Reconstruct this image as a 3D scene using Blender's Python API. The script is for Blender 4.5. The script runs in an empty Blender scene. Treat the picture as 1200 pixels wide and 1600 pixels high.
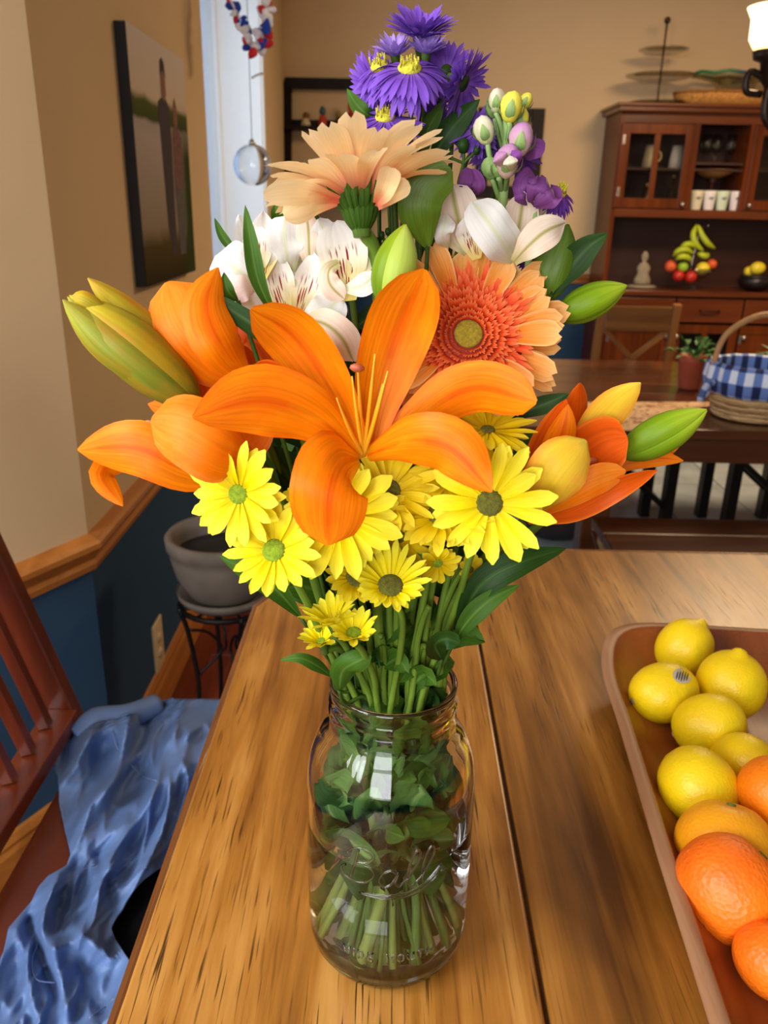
import bpy, bmesh, math, random
from mathutils import Vector, Matrix, noise
random.seed(7)
SC = bpy.context.scene
COL = SC.collection
PI = math.pi
V3 = Vector
# ---------------------------------------------------------------- camera
CAM = V3((0, 0, 1.455)); F = 1273.0
UP = V3((0.01920011, -0.93496192, -0.35422813))      # world up in lens axes (x right, y down, z forward)
XA = V3((0.99978921, 0.02053139, 0.0)); YA = V3((0.00727279, -0.35415346, 0.93515904))
cd = bpy.data.cameras.new('camera'); cam = bpy.data.objects.new('camera', cd); COL.objects.link(cam)
rx = V3((XA[0], YA[0], UP[0])); ry = V3((XA[1], YA[1], UP[1])); rz = V3((XA[2], YA[2], UP[2]))
M = Matrix.Identity(4)
for i in range(3):
    M[i][0] = rx[i]; M[i][1] = -ry[i]; M[i][2] = -rz[i]; M[i][3] = CAM[i]
cam.matrix_world = M
cd.sensor_fit = 'VERTICAL'; cd.sensor_height = 36.0; cd.lens = 36.0 * F / 1600.0
cd.clip_start = 0.02; cd.clip_end = 100
cd.dof.use_dof = True; cd.dof.focus_distance = 0.52; cd.dof.aperture_fstop = 13.0
SC.camera = cam
# ---------------------------------------------------------------- world, lamps, exposure
w = bpy.data.worlds.new('sky'); SC.world = w; w.use_nodes = True
w.node_tree.nodes['Background'].inputs[0].default_value = (0.42, 0.67, 1.12, 1)
w.node_tree.nodes['Background'].inputs[1].default_value = 1.0
def area(name, loc, target, sx, sy, power, color):
    l = bpy.data.lights.new(name, 'AREA'); l.shape = 'RECTANGLE'; l.size = sx; l.size_y = sy
    l.energy = power; l.color = color
    o = bpy.data.objects.new(name, l); COL.objects.link(o); o.location = loc
    o.rotation_euler = (V3(target) - V3(loc)).to_track_quat('-Z', 'Y').to_euler()
    return o
# daylight through the three lights of the bay window to the left of and behind the camera
for xx, yy in ((-1.34, .02), (-1.40, -.46), (-1.47, -.94)):
    area('bay_window_daylight', (xx, yy, 1.95), (0.0, 0.5, 1.2), 0.34, 1.25, 15, (0.90, 0.95, 1.0))
# unseen daylight fill added behind the camera; no door stands there
area('rear_daylight_fill', (-0.75, -2.5, 1.75), (-0.2, 1.2, 1.1), 1.5, 1.7, 70, (0.95, 0.98, 1.0))
# warm fill added over the dining end, apart from the chandelier
area('dining_warm_fill', (2.0, 3.9, 2.75), (1.9, 4.2, 0.4), 0.8, 0.8, 62, (1.0, 0.72, 0.42))
# daylight falling through the side window
area('side_window_daylight', (-0.94, 3.80, 1.75), (-0.2, 4.7, 1.6), 0.6, 1.5, 9, (0.86, 0.93, 1.0))
vs = SC.view_settings
SC.display_settings.display_device = 'sRGB'
vs.view_transform = 'Standard'; vs.look = 'None'; vs.exposure = 0.25; vs.gamma = 1.0; vs.use_curve_mapping = False
SC.cycles.max_bounces = 14; SC.cycles.transmission_bounces = 14; SC.cycles.transparent_max_bounces = 16
SC.cycles.diffuse_bounces = 4; SC.cycles.glossy_bounces = 6; SC.cycles.sample_clamp_indirect = 6.0
SC.cycles.blur_glossy = 0.6
# ---------------------------------------------------------------- geometry of sight: a pixel of the 1200x1600 frame and a distance give a point
def ray(px, py):
    a = V3((px - 600.0, py - 800.0, F))
    return V3((XA.dot(a), YA.dot(a), UP.dot(a)))
def P(px, py, Y):
    r = ray(px, py); return CAM + r * (Y / r.y)
def PZ(px, py, Z):
    r = ray(px, py); return CAM + r * ((Z - CAM.z) / r.z)
def pxm(Y): return Y / F * 1.03                       # metres per pixel near distance Y
# ---------------------------------------------------------------- object helpers
def C(r, g, b, a=1):
    f = lambda c: (c / 255 / 12.92) if c / 255 <= .04045 else ((c / 255 + .055) / 1.055) ** 2.4
    return (f(r), f(g), f(b), a)
def wloc(o):
    v = V3((0, 0, 0))
    while o is not None: v = v + o.location; o = o.parent
    return v
def thing(name, label, cat, loc=(0, 0, 0), group=None):
    o = bpy.data.objects.new(name, None); COL.objects.link(o); o.location = loc
    o.empty_display_size = .02
    return tag(o, label, cat, group)
def tag(o, label, cat, group=None):
    o['label'] = label; o['category'] = cat
    if group: o['group'] = group
    return o
def mesh(name, vs_, fs, mat, parent=None, uv=None, smooth=True, loc=None):
    """verts in world space; the object's origin is its parent's (or loc)"""
    off = wloc(parent) if parent is not None else (V3(loc) if loc is not None else V3((0, 0, 0)))
    me = bpy.data.meshes.new(name)
    me.from_pydata([tuple(V3(v) - off) for v in vs_], [], fs)
    if uv is not None:
        l = me.uv_layers.new(name='UVMap')
        for p in me.polygons:
            for li in p.loop_indices: l.data[li].uv = uv[me.loops[li].vertex_index]
    if smooth: me.polygons.foreach_set('use_smooth', [True] * len(me.polygons))
    if mat is not None: me.materials.append(mat)
    me.update()
    o = bpy.data.objects.new(name, me); COL.objects.link(o)
    if parent is not None: o.parent = parent
    else: o.location = off
    return o
class MB:
    """collects shapes, then links them as one mesh object"""
    def __init__(s): s.v = []; s.f = []; s.uv = []
    def add(s, v, f, uv=None):
        n = len(s.v); s.v += [V3(a) for a in v]; s.f += [tuple(i + n for i in q) for q in f]
        s.uv += uv if uv else [(0.5, 0.5)] * len(v); return s
    def box(s, a, b, bev=0.0, rot=None, ctr=None):
        x0, y0, z0 = a; x1, y1, z1 = b
        x0, x1 = min(x0, x1), max(x0, x1); y0, y1 = min(y0, y1), max(y0, y1); z0, z1 = min(z0, z1), max(z0, z1)
        bm = bmesh.new(); bmesh.ops.create_cube(bm, size=1)
        for v in bm.verts: v.co = V3(((x0 + x1) / 2 + v.co.x * (x1 - x0), (y0 + y1) / 2 + v.co.y * (y1 - y0), (z0 + z1) / 2 + v.co.z * (z1 - z0)))
        if bev > 0: bmesh.ops.bevel(bm, geom=bm.edges[:], offset=bev, segments=2, affect='EDGES', profile=.5)
        if rot is not None:
            c = V3(ctr) if ctr is not None else V3(((x0 + x1) / 2, (y0 + y1) / 2, (z0 + z1) / 2))
            for v in bm.verts: v.co = c + rot @ (v.co - c)
        bm.verts.ensure_lookup_table()
        s.add([v.co.copy() for v in bm.verts], [tuple(v.index for v in f.verts) for f in bm.faces]); bm.free(); return s
    def bar(s, a, b, wx, wz, up=(0, 0, 1), bev=0.0):
        """a rectangular bar from a to b"""
        a = V3(a); b = V3(b); d = b - a; L = d.length; z = d.normalized()
        x = V3(up).cross(z)
        if x.length < 1e-4: x = V3((1, 0, 0)).cross(z)
        x.normalize(); y = z.cross(x)
        bm = bmesh.new(); bmesh.ops.create_cube(bm, size=1)
        for v in bm.verts: v.co = V3((v.co.x * wx, v.co.y * wz, v.co.z * L))
        if bev > 0: bmesh.ops.bevel(bm, geom=bm.edges[:], offset=bev, segments=2, affect='EDGES', profile=.5)
        c = (a + b) / 2
        s.add([c + x * v.co.x + y * v.co.y + z * v.co.z for v in bm.verts], [tuple(v.index for v in f.verts) for f in bm.faces]); bm.free(); return s
    def tube(s, pts, r, n=8, sub=4, caps=True):
        pts = spline(pts, sub) if sub > 1 and len(pts) > 2 else [V3(p) for p in pts]
        m = len(pts); rr = r if isinstance(r, (list, tuple)) else [r] * 2
        v = []; f = []; uv = []
        t0 = (pts[1] - pts[0]).normalized(); nn = t0.orthogonal().normalized()
        for i, p in enumerate(pts):
            t = (pts[min(i + 1, m - 1)] - pts[max(i - 1, 0)]).normalized()
            nn = (nn - t * nn.dot(t)).normalized(); b = t.cross(nn)
            u = i / (m - 1) * (len(rr) - 1); k = min(int(u), len(rr) - 2); rad = rr[k] + (rr[k + 1] - rr[k]) * (u - k)
            for j in range(n):
                a = 2 * PI * j / n; v.append(p + (nn * math.cos(a) + b * math.sin(a)) * rad); uv.append((j / n, i / (m - 1)))
        for i in range(m - 1):
            for j in range(n):
                k = (j + 1) % n; f.append((i * n + j, i * n + k, (i + 1) * n + k, (i + 1) * n + j))
        if caps: f.append(tuple(range(n))[::-1]); f.append(tuple(range((m - 1) * n, m * n)))
        return s.add(v, f, uv)
    def lathe(s, prof, c=(0, 0, 0), n=32, axis=(0, 0, 1), xs=1.0, ys=1.0, close=False, fn=None):
        """prof: (radius, height) pairs round the axis through c"""
        c = V3(c); z = V3(axis).normalized(); x = z.orthogonal().normalized() if abs(z.z) < .999 else V3((1, 0, 0)); y = z.cross(x)
        v = []; f = []; uv = []; m = len(prof)
        for i, (r, h) in enumerate(prof):
            for j in range(n):
                a = 2 * PI * j / n; q = fn(a, i / (m - 1)) if fn else 1.0
                v.append(c + x * (math.cos(a) * r * xs * q) + y * (math.sin(a) * r * ys * q) + z * h); uv.append((j / n, i / max(1, m - 1)))
        for i in range(m if close else m - 1):
            i2 = (i + 1) % m
            for j in range(n):
                k = (j + 1) % n; f.append((i * n + j, i * n + k, i2 * n + k, i2 * n + j))
        if not close:
            if prof[0][0] > 1e-5: f.append(tuple(range(n))[::-1])
            if prof[-1][0] > 1e-5: f.append(tuple(range((m - 1) * n, m * n)))
        return s.add(v, f, uv)
    def blob(s, c, r, sc=(1, 1, 1), sub=2, rot=None, bump=0.0, fq=30):
        bm = bmesh.new(); bmesh.ops.create_icosphere(bm, subdivisions=sub, radius=1)
        c = V3(c)
        for v in bm.verts:
            q = V3((v.co.x * sc[0], v.co.y * sc[1], v.co.z * sc[2])) * r
            if bump: q = q * (1 + bump * noise.noise((q + c) * fq))
            if rot is not None: q = rot @ q
            v.co = c + q
        s.add([v.co.copy() for v in bm.verts], [tuple(v.index for v in f.verts) for f in bm.faces]); bm.free(); return s
    def build(s, name, mat, parent=None, smooth=True, loc=None):
        return mesh(name, s.v, s.f, mat, parent, s.uv, smooth, loc)
def spline(pts, sub=4):
    pts = [V3(p) for p in pts]; out = []
    n = len(pts)
    for i in range(n - 1):
        p0 = pts[i - 1] if i > 0 else pts[0] * 2 - pts[1]; p1 = pts[i]; p2 = pts[i + 1]
        p3 = pts[i + 2] if i + 2 < n else pts[-1] * 2 - pts[-2]
        for k in range(sub):
            t = k / sub
            out.append(.5 * ((2 * p1) + (p2 - p0) * t + (2 * p0 - 5 * p1 + 4 * p2 - p3) * t * t + (3 * p1 - p0 - 3 * p2 + p3) * t ** 3))
    out.append(pts[-1]); return out
def lerp_list(L, t):
    for (a, va), (b, vb) in zip(L, L[1:]):
        if t <= b:
            return va + (vb - va) * (t - a) / (b - a)
    return L[-1][1]
def smooth_list(L, t):
    n = len(L)
    for i in range(n - 1):
        (a, va), (b, vb) = L[i], L[i + 1]
        if t <= b:
            m0 = (vb - L[i - 1][1]) / (b - L[i - 1][0]) if i > 0 else (vb - va) / (b - a)
            m1 = (L[i + 2][1] - va) / (L[i + 2][0] - a) if i + 2 < n else (vb - va) / (b - a) * 2.2
            h = b - a; s = (t - a) / h
            return max(.0, (2 * s ** 3 - 3 * s * s + 1) * va + (s ** 3 - 2 * s * s + s) * h * m0 + (-2 * s ** 3 + 3 * s * s) * vb + (s ** 3 - s * s) * h * m1)
    return L[-1][1]
def struct(o): o['kind'] = 'structure'; return o
def bevel_flat(o, w=.002, seg=2):
    m = o.modifiers.new('bevel', 'BEVEL'); m.width = w; m.segments = seg; m.limit_method = 'ANGLE'; return o
# ---------------------------------------------------------------- material helpers
class NT:
    def __init__(s, name):
        s.m = bpy.data.materials.new(name); s.m.use_nodes = True; s.t = s.m.node_tree
        s.b = s.t.nodes['Principled BSDF']; s.o = s.t.nodes['Material Output']
    def n(s, typ, **kw):
        x = s.t.nodes.new(typ)
        for k, v in kw.items():
            if k.startswith('i_'): x.inputs[int(k[2:])].default_value = v
            else: setattr(x, k, v)
        return x
    def l(s, a, b): s.t.links.new(a, b); return s
    def ramp(s, fac, stops, interp='LINEAR'):
        r = s.n('ShaderNodeValToRGB'); r.color_ramp.interpolation = interp
        e = r.color_ramp.elements
        while len(e) < len(stops): e.new(.5)
        for k, (p, c) in enumerate(stops): e[k].position = p; e[k].color = c if len(c) == 4 else (*c, 1)
        s.l(fac, r.inputs[0]); return r.outputs[0]
    def mixc(s, fac, a, b, mode='MIX'):
        m = s.n('ShaderNodeMix', data_type='RGBA', blend_type=mode)
        for k, x in ((0, fac), (6, a), (7, b)):
            if isinstance(x, (int, float, tuple)): m.inputs[k].default_value = x
            else: s.l(x, m.inputs[k])
        return m.outputs[2]
    def math(s, op, a, b=0.0):
        m = s.n('ShaderNodeMath', operation=op)
        for k, x in ((0, a), (1, b)):
            if isinstance(x, (int, float)): m.inputs[k].default_value = x
            else: s.l(x, m.inputs[k])
        return m.outputs[0]
    def coord(s, kind='Object', scale=(1, 1, 1), rot=(0, 0, 0)):
        tc = s.n('ShaderNodeTexCoord'); mp = s.n('ShaderNodeMapping'); mp.inputs['Scale'].default_value = scale; mp.inputs['Rotation'].default_value = rot
        s.l(tc.outputs[kind], mp.inputs[0]); return mp.outputs[0]
    def noise(s, co, scale=5, detail=4, rough=.5, dist=0):
        x = s.n('ShaderNodeTexNoise'); s.l(co, x.inputs['Vector']); x.inputs['Scale'].default_value = scale
        x.inputs['Detail'].default_value = detail; x.inputs['Roughness'].default_value = rough; x.inputs['Distortion'].default_value = dist
        return x.outputs['Fac']
    def bump(s, h, strength=.3, dist=.002):
        x = s.n('ShaderNodeBump'); x.inputs['Strength'].default_value = strength; x.inputs['Distance'].default_value = dist
        s.l(h, x.inputs['Height']); s.l(x.outputs[0], s.b.inputs['Normal']); return x.outputs[0]
    def set(s, **kw):
        for k, v in kw.items():
            k = k.replace('_', ' ')
            if isinstance(v, (int, float, tuple)): s.b.inputs[k].default_value = v
            else: s.l(v, s.b.inputs[k])
        return s
def plain(name, col, rough=.5, metal=0, spec=.5, var=.12, scale=20, bump=0, coat=0, emit=None, es=0):
    t = NT(name); co = t.coord('Object')
    nz = t.noise(co, scale, 3)
    dark = tuple(c * (1 - var) for c in col[:3]) + (1,); light = tuple(min(1, c * (1 + var)) for c in col[:3]) + (1,)
    t.set(Base_Color=t.ramp(nz, [(.3, dark), (.7, light)]), Roughness=rough, Metallic=metal)
    t.b.inputs['Specular IOR Level'].default_value = spec; t.b.inputs['Coat Weight'].default_value = coat
    if bump: t.bump(t.noise(co, scale * 4, 4), bump, .002)
    if emit: t.set(Emission_Color=emit, Emission_Strength=es)
    return t.m
def wood(name, stops, axis=1, scale=14, stretch=.06, rough=.35, pores=.5, spec=.5, coat=0.0, big=2.0, bumpk=.25, phase=0.0):
    """stretched-noise grain along one object axis"""
    t = NT(name); sc = [1, 1, 1]; sc[axis] = stretch
    co = t.coord('Object', tuple(sc)); co2 = t.coord('Object', tuple(1 if k != axis else .35 for k in range(3)))
    g = t.noise(co, scale, 6, .62, .6); b_ = t.noise(co2, big, 3, .5, .4)
    f = t.math('ADD', t.math('MULTIPLY', g, .6), t.math('MULTIPLY', b_, .4))
    col = t.ramp(f, stops)
    sc3 = [1, 1, 1]; sc3[axis] = .035
    pr = t.noise(t.coord('Object', tuple(sc3)), 340, 2, .6)
    pm = t.ramp(pr, [(.34, (1, 1, 1)), (.43, (0, 0, 0))])
    pz = t.ramp(t.noise(co2, 9, 3, .6), [(.42, (0, 0, 0)), (.62, (1, 1, 1))])
    pf = t.math('MULTIPLY', t.math('MULTIPLY', pm, pz), pores)
    col = t.mixc(pf, col, tuple(c * .35 for c in stops[0][1][:3]) + (1,))
    t.set(Base_Color=col, Roughness=t.math('ADD', t.math('MULTIPLY', g, .18), rough - .09))
    t.b.inputs['Specular IOR Level'].default_value = spec
    t.b.inputs['Coat Weight'].default_value = coat; t.b.inputs['Coat Roughness'].default_value = .12
    t.bump(t.math('SUBTRACT', g, pf), bumpk, .0012)
    return t.m
def petal_mat(name, vstops, edge=None, vein=.25, rough=.5, trans=.25, mid=None, back=None, vs=30, spec=.18, streak=None, blotch=None):
    """colour runs along the petal (UV v), veins across (UV u)"""
    t = NT(name); tc = t.n('ShaderNodeTexCoord'); sp = t.n('ShaderNodeSeparateXYZ'); t.l(tc.outputs['UV'], sp.inputs[0])
    u, v = sp.outputs[0], sp.outputs[1]
    mp = t.n('ShaderNodeMapping'); mp.inputs['Scale'].default_value = (1, .07, 1); t.l(tc.outputs['UV'], mp.inputs[0])
    oi = t.n('ShaderNodeObjectInfo'); off = t.n('ShaderNodeVectorMath', operation='ADD'); t.l(mp.outputs[0], off.inputs[0])
    cb = t.n('ShaderNodeCombineXYZ'); t.l(t.math('MULTIPLY', oi.outputs['Random'], 20), cb.inputs[2]); t.l(cb.outputs[0], off.inputs[1])
    vn = t.noise(off.outputs[0], vs, 4, .6)
    vv = t.math('ADD', v, t.math('MULTIPLY', t.math('SUBTRACT', vn, .5), .25))
    col = t.ramp(vv, vstops)
    d = t.math('ABSOLUTE', t.math('SUBTRACT', u, .5))
    if edge: col = t.mixc(t.ramp(t.math('ADD', d, t.math('MULTIPLY', t.math('SUBTRACT', vn, .5), .1)), [(.38, (0, 0, 0)), (.5, (1, 1, 1))]), col, edge)
    if mid: col = t.mixc(t.ramp(d, [(.01, (1, 1, 1)), (.09, (0, 0, 0))]), col, mid)
    if blotch:
        bl = t.noise(tc.outputs['UV'], 2.2, 3, .6); col = t.mixc(t.ramp(bl, [(.42, (0, 0, 0)), (.66, (1, 1, 1))]), col, blotch)
    if streak:
        m2 = t.n('ShaderNodeMapping'); m2.inputs['Scale'].default_value = (20, 3.6, 1); t.l(tc.outputs['UV'], m2.inputs[0])
        vo = t.n('ShaderNodeTexVoronoi'); vo.inputs['Scale'].default_value = 1.0; vo.inputs['Randomness'].default_value = .75; t.l(m2.outputs[0], vo.inputs['Vector'])
        k = t.ramp(vo.outputs['Distance'], [(.38, (1, 1, 1)), (.48, (0, 0, 0))])
        band = t.ramp(v, [(.05, (0, 0, 0)), (.12, (1, 1, 1)), (.62, (1, 1, 1)), (.72, (0, 0, 0))])
        wide = t.ramp(d, [(.22, (1, 1, 1)), (.34, (0, 0, 0))])
        col = t.mixc(t.math('MULTIPLY', t.math('MULTIPLY', k, band), wide), col, streak)
    dk = t.ramp(vn, [(.3, (1 - vein,) * 3), (.6, (1, 1, 1))])
    col = t.mixc(1.0, col, dk, 'MULTIPLY')
    if back:
        ge = t.n('ShaderNodeNewGeometry'); col = t.mixc(ge.outputs['Backfacing'], col, back)
    t.set(Base_Color=col, Roughness=rough); t.b.inputs['Specular IOR Level'].default_value = spec
    bp = t.bump(vn, .35, .0006)
    tr = t.n('ShaderNodeBsdfTranslucent'); t.l(col, tr.inputs[0]); t.l(bp, tr.inputs['Normal'])
    mx = t.n('ShaderNodeMixShader'); mx.inputs[0].default_value = trans
    t.l(t.b.outputs[0], mx.inputs[1]); t.l(tr.outputs[0], mx.inputs[2]); t.l(mx.outputs[0], t.o.inputs[0])
    return t.m
def glass(name, ior=1.45, col=(1, 1, 1, 1), rough=0.0):
    t = NT(name); t.set(Base_Color=col, Roughness=rough, IOR=ior, Transmission_Weight=1.0); return t.m
def thin_glass(name, tint=(.93, .95, .95, 1), refl=.10):
    """window or cabinet pane: mostly clear with a mirror share"""
    t = NT(name); tr = t.n('ShaderNodeBsdfTransparent'); tr.inputs[0].default_value = tint
    gl = t.n('ShaderNodeBsdfGlossy'); gl.inputs['Roughness'].default_value = .03
    lw = t.n('ShaderNodeLayerWeight'); lw.inputs[0].default_value = refl
    mx = t.n('ShaderNodeMixShader'); t.l(lw.outputs['Facing'], mx.inputs[0]); t.l(tr.outputs[0], mx.inputs[1]); t.l(gl.outputs[0], mx.inputs[2])
    t.l(mx.outputs[0], t.o.inputs[0]); return t.m
MT = {}
# ================================================================ THE SETTING
paint = plain('beige_paint', C(212, 182, 142), .85, spec=.2, var=.02, scale=3, bump=.05)
blue = plain('blue_wainscot_paint', C(44, 72, 100), .8, spec=.2, var=.04, scale=4, bump=.05)
oak = wood('oak_trim', [(.3, C(120, 66, 22)), (.5, C(176, 108, 44)), (.7, C(206, 136, 62))], axis=1, scale=20, rough=.35, pores=.2)
white_paint = plain('white_trim_paint', C(232, 234, 236), .4, var=.01)
RZ = .70                                           # chair rail height by the bay
c0 = V3((-.668, 1.698, 0)); wd = V3((.4715, .8819, 0)); e0 = c0 - wd * 1.6
def wall_quad(name, a, b, z0, z1, mat, th=.1):
    """a wall slab from a to b, its room side on the line a-b, the thickness to the left of a->b"""
    a = V3((a[0], a[1], 0)); b = V3((b[0], b[1], 0)); d = (b - a).normalized(); n = V3((-d.y, d.x, 0)) * th
    q = [a, b, b + n, a + n]; v = [V3((p.x, p.y, z0)) for p in q] + [V3((p.x, p.y, z1)) for p in q]
    return v, [(0, 3, 2, 1), (4, 5, 6, 7), (0, 1, 5, 4), (1, 2, 6, 5), (2, 3, 7, 6), (3, 0, 4, 7)]
def wall(name, pieces, mats):
    """pieces: (a, b, z0, z1, material index)"""
    v = []; f = []; mi = []
    for a, b, z0, z1, k in pieces:
        vv, ff = wall_quad(name, a, b, z0, z1, None); n = len(v); v += vv; f += [tuple(i + n for i in q) for q in ff]; mi += [k] * 6
    o = mesh(name, v, f, mats[0], smooth=False); o.data.materials.append(mats[1])
    o.data.polygons.foreach_set('material_index', mi); return struct(o)
CZ = 2.95
wall('wall_bay', [(e0, c0, 0, RZ, 1), (e0, c0, RZ, CZ, 0)], (paint, blue))
WY0, WY1 = 3.24, 4.62
wall('wall_left', [(c0, (-.67, WY0), 0, RZ, 1), (c0, (-.67, WY0), RZ, CZ, 0), ((-.67, WY0), (-.67, WY1), 0, RZ, 1),
                   ((-.67, WY0), (-.67, WY1), RZ, .85, 0), ((-.67, WY0), (-.67, WY1), 2.6, CZ, 0)], (paint, blue))
BY = 6.5
wall('wall_left_far', [((-.67, WY1), (-.775, BY), 0, .93, 1), ((-.67, WY1), (-.775, BY), .93, CZ, 0)], (paint, blue))
wall('wall_back', [((-.9, BY), (4.2, BY), 0, .93, 1), ((-.9, BY), (4.2, BY), .93, CZ, 0)], (paint, blue))
wall('wall_right', [((4.1, BY + .1), (4.1, -2.9), 0, .93, 1), ((4.1, BY + .1), (4.1, -2.9), .93, CZ, 0)], (paint, blue))
# rails: moulded profile swept along the wall line (room side to the right of a->b)
rprof = [(0, -.045), (.012, -.045), (.016, -.03), (.010, -.02), (.020, -.005), (.030, .010), (.030, .022), (.022, .030), (.010, .036), (0, .040)]
def sweep(name, pts, z, prof, mat):
    pts = [V3((p[0], p[1], 0)) for p in pts]; v = []; f = []; m = len(prof)
    for i, p in enumerate(pts):
        d1 = (pts[i] - pts[i - 1]).normalized() if i > 0 else (pts[1] - pts[0]).normalized()
        d2 = (pts[i + 1] - pts[i]).normalized() if i < len(pts) - 1 else d1
        n1 = V3((d1.y, -d1.x, 0)); n2 = V3((d2.y, -d2.x, 0)); n = (n1 + n2).normalized(); n = n / max(.3, n.dot(n1))
        for a, h in prof: v.append(p + n * a + V3((0, 0, z + h)))
    for i in range(len(pts) - 1):
        for j in range(m):
            k = (j + 1) % m; f.append((i * m + j, i * m + k, (i + 1) * m + k, (i + 1) * m + j))
    f.append(tuple(range(m))); f.append(tuple(range((len(pts) - 1) * m, len(pts) * m))[::-1])
    return struct(mesh(name, v, f, mat, smooth=False))
sweep('trim_1', [e0, c0, (-.67, WY1)], RZ + .005, rprof, oak)
oakx = wood('oak_trim_across', [(.3, C(110, 60, 24)), (.5, C(160, 96, 44)), (.7, C(190, 120, 58))], axis=0, scale=20, rough=.35, pores=.2)
sweep('trim_2', [(-.77, BY), (4.1, BY)], .945, [(a, h * .8) for a, h in rprof], oakx)
bprof = [(0, 0), (.016, 0), (.016, .095), (.011, .108), (.013, .118), (.006, .135), (0, .14)]
sweep('baseboard_left', [e0, c0, (-.67, WY1), (-.775, BY)], 0, bprof, oak)
e1 = V3((-1.95, -2.8, 0))
wall('wall_bay_near', [(e1, e0, 0, RZ, 1), (e1, e0, RZ, CZ, 0)], (paint, blue))
wall('wall_rear', [((4.1, -2.8), (-2.05, -2.8), 0, RZ, 1), ((4.1, -2.8), (-2.05, -2.8), RZ, CZ, 0)], (paint, blue))
sweep('baseboard_back', [(-.77, BY), (4.1, BY)], 0, bprof, oakx)
struct(MB().box((-3, -3, CZ), (4.3, BY + .2, CZ + .1)).build('ceiling', plain('ceiling_paint', C(225, 214, 196), .9, var=.01), smooth=False))
# ---- floor: grey tiles over the room, dark cherry boards by the bay
grout = plain('floor_grout', C(96, 100, 104), .9, var=.05)
fl = struct(MB().box((-3, -3, -.08), (4.3, BY + .2, -.012)).build('floor', grout, smooth=False))
tilem = NT('floor_tile'); co = tilem.coord('Object'); nz = tilem.noise(co, 3.5, 5, .6, .5)
oi = tilem.n('ShaderNodeObjectInfo')
col = tilem.ramp(nz, [(.3, C(138, 150, 160)), (.55, C(176, 188, 196)), (.75, C(198, 206, 210))])
tilem.set(Base_Color=tilem.mixc(.2, col, tilem.ramp(oi.outputs['Random'], [(0, C(120, 132, 142)), (1, C(200, 208, 212))])), Roughness=.32)
T = .42; tm = None
for ix in range(10):
    for iy in range(10):
        x0 = -.2 + ix * T; y0 = 2.3 + iy * T
        if y0 > BY - .05: continue
        if tm is None:
            o = MB().box((0, 0, -.012), (T - .008, T - .008, 0), .002).build('tile', tilem.m, fl, smooth=False); tm = o.data
        else:
            o = bpy.data.objects.new('tile', tm); COL.objects.link(o); o.parent = fl
        o.location = (x0, min(y0, BY - T), 0)
cherry = wood('cherry_floor', [(.3, C(70, 22, 8)), (.5, C(110, 42, 16)), (.7, C(140, 62, 26))], axis=1, scale=16, rough=.3, pores=.2)
bd = None
for ix in range(25):
    for iy in range(6):
        x0 = -2.2 + ix * .085; y0 = -1.0 + iy * 1.0 + (ix * .37) % .6
        if x0 > -.25 + .06 and y0 > 2.25: continue
        if bd is None: o = MB().box((0, 0, -.012), (.083, .997, 0), .0012).build('floor_board', cherry, fl, smooth=False); bd = o.data
        else: o = bpy.data.objects.new('floor_board', bd); COL.objects.link(o); o.parent = fl
        o.location = (x0, y0, 0)
# ---- window in the left wall: deep white reveal, blue-grey sash seen almost edge on
wn = struct(bpy.data.objects.new('window_1', None)); COL.objects.link(wn); wn.location = (-.67, WY0, .85)
RX = -.90
rv = MB().box((-.668, WY1 - .012, .85), (RX, WY1 + .01, 2.6)).box((-.675, WY0 - .02, .85), (RX, WY0, 2.6)).box((-.675, WY0, 2.6), (RX, WY1, 2.62))
rv.build('reveal', white_paint, wn, smooth=False)
MB().box((-.62, WY0 - .03, .83), (RX, WY1 + .02, .855), .004).build('window_sill', white_paint, wn, smooth=False)
sash = MB()
for y0 in (WY0 - .04, WY1 - .035): sash.box((RX - .02, y0, .855), (RX + .025, y0 + .055, 2.6), .004)
for z0 in (.855, 2.545): sash.box((RX - .02, WY0, z0), (RX + .025, WY1, z0 + .05), .004)
sash.build('window_frame', white_paint, wn, smooth=False)
for k in range(1):
    ya = WY0 + .015; MB().box((RX, ya, .9), (RX + .004, WY1 - .035, 2.55)).build('pane', thin_glass('window_pane', refl=.25), wn, smooth=False)
# white window casing standing proud of the wall
cs = MB().box((-.67, WY1, .85), (-.655, WY1 + .045, 2.62), .003)
cs.build('window_casing', white_paint, wn, smooth=False)
# ---- outlet plate low on the left wall
ot = thing('outlet_plate', 'ivory wall outlet plate low on the dark wall behind the jacket chair', 'outlet', (-.67, 2.13, .2))
ivory = plain('ivory_plastic', C(214, 190, 150), .4, var=.02)
MB().box((-.67, 2.085, .13), (-.662, 2.175, .29), .003).build('plate', ivory, ot)
for dz in (.175, .225): MB().lathe([(0, .0), (.016, .0), (.016, .003), (0, .003)], (-.662, 2.13, dz + .01), 16, (1, 0, 0)).build('socket', ivory, ot)
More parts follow.
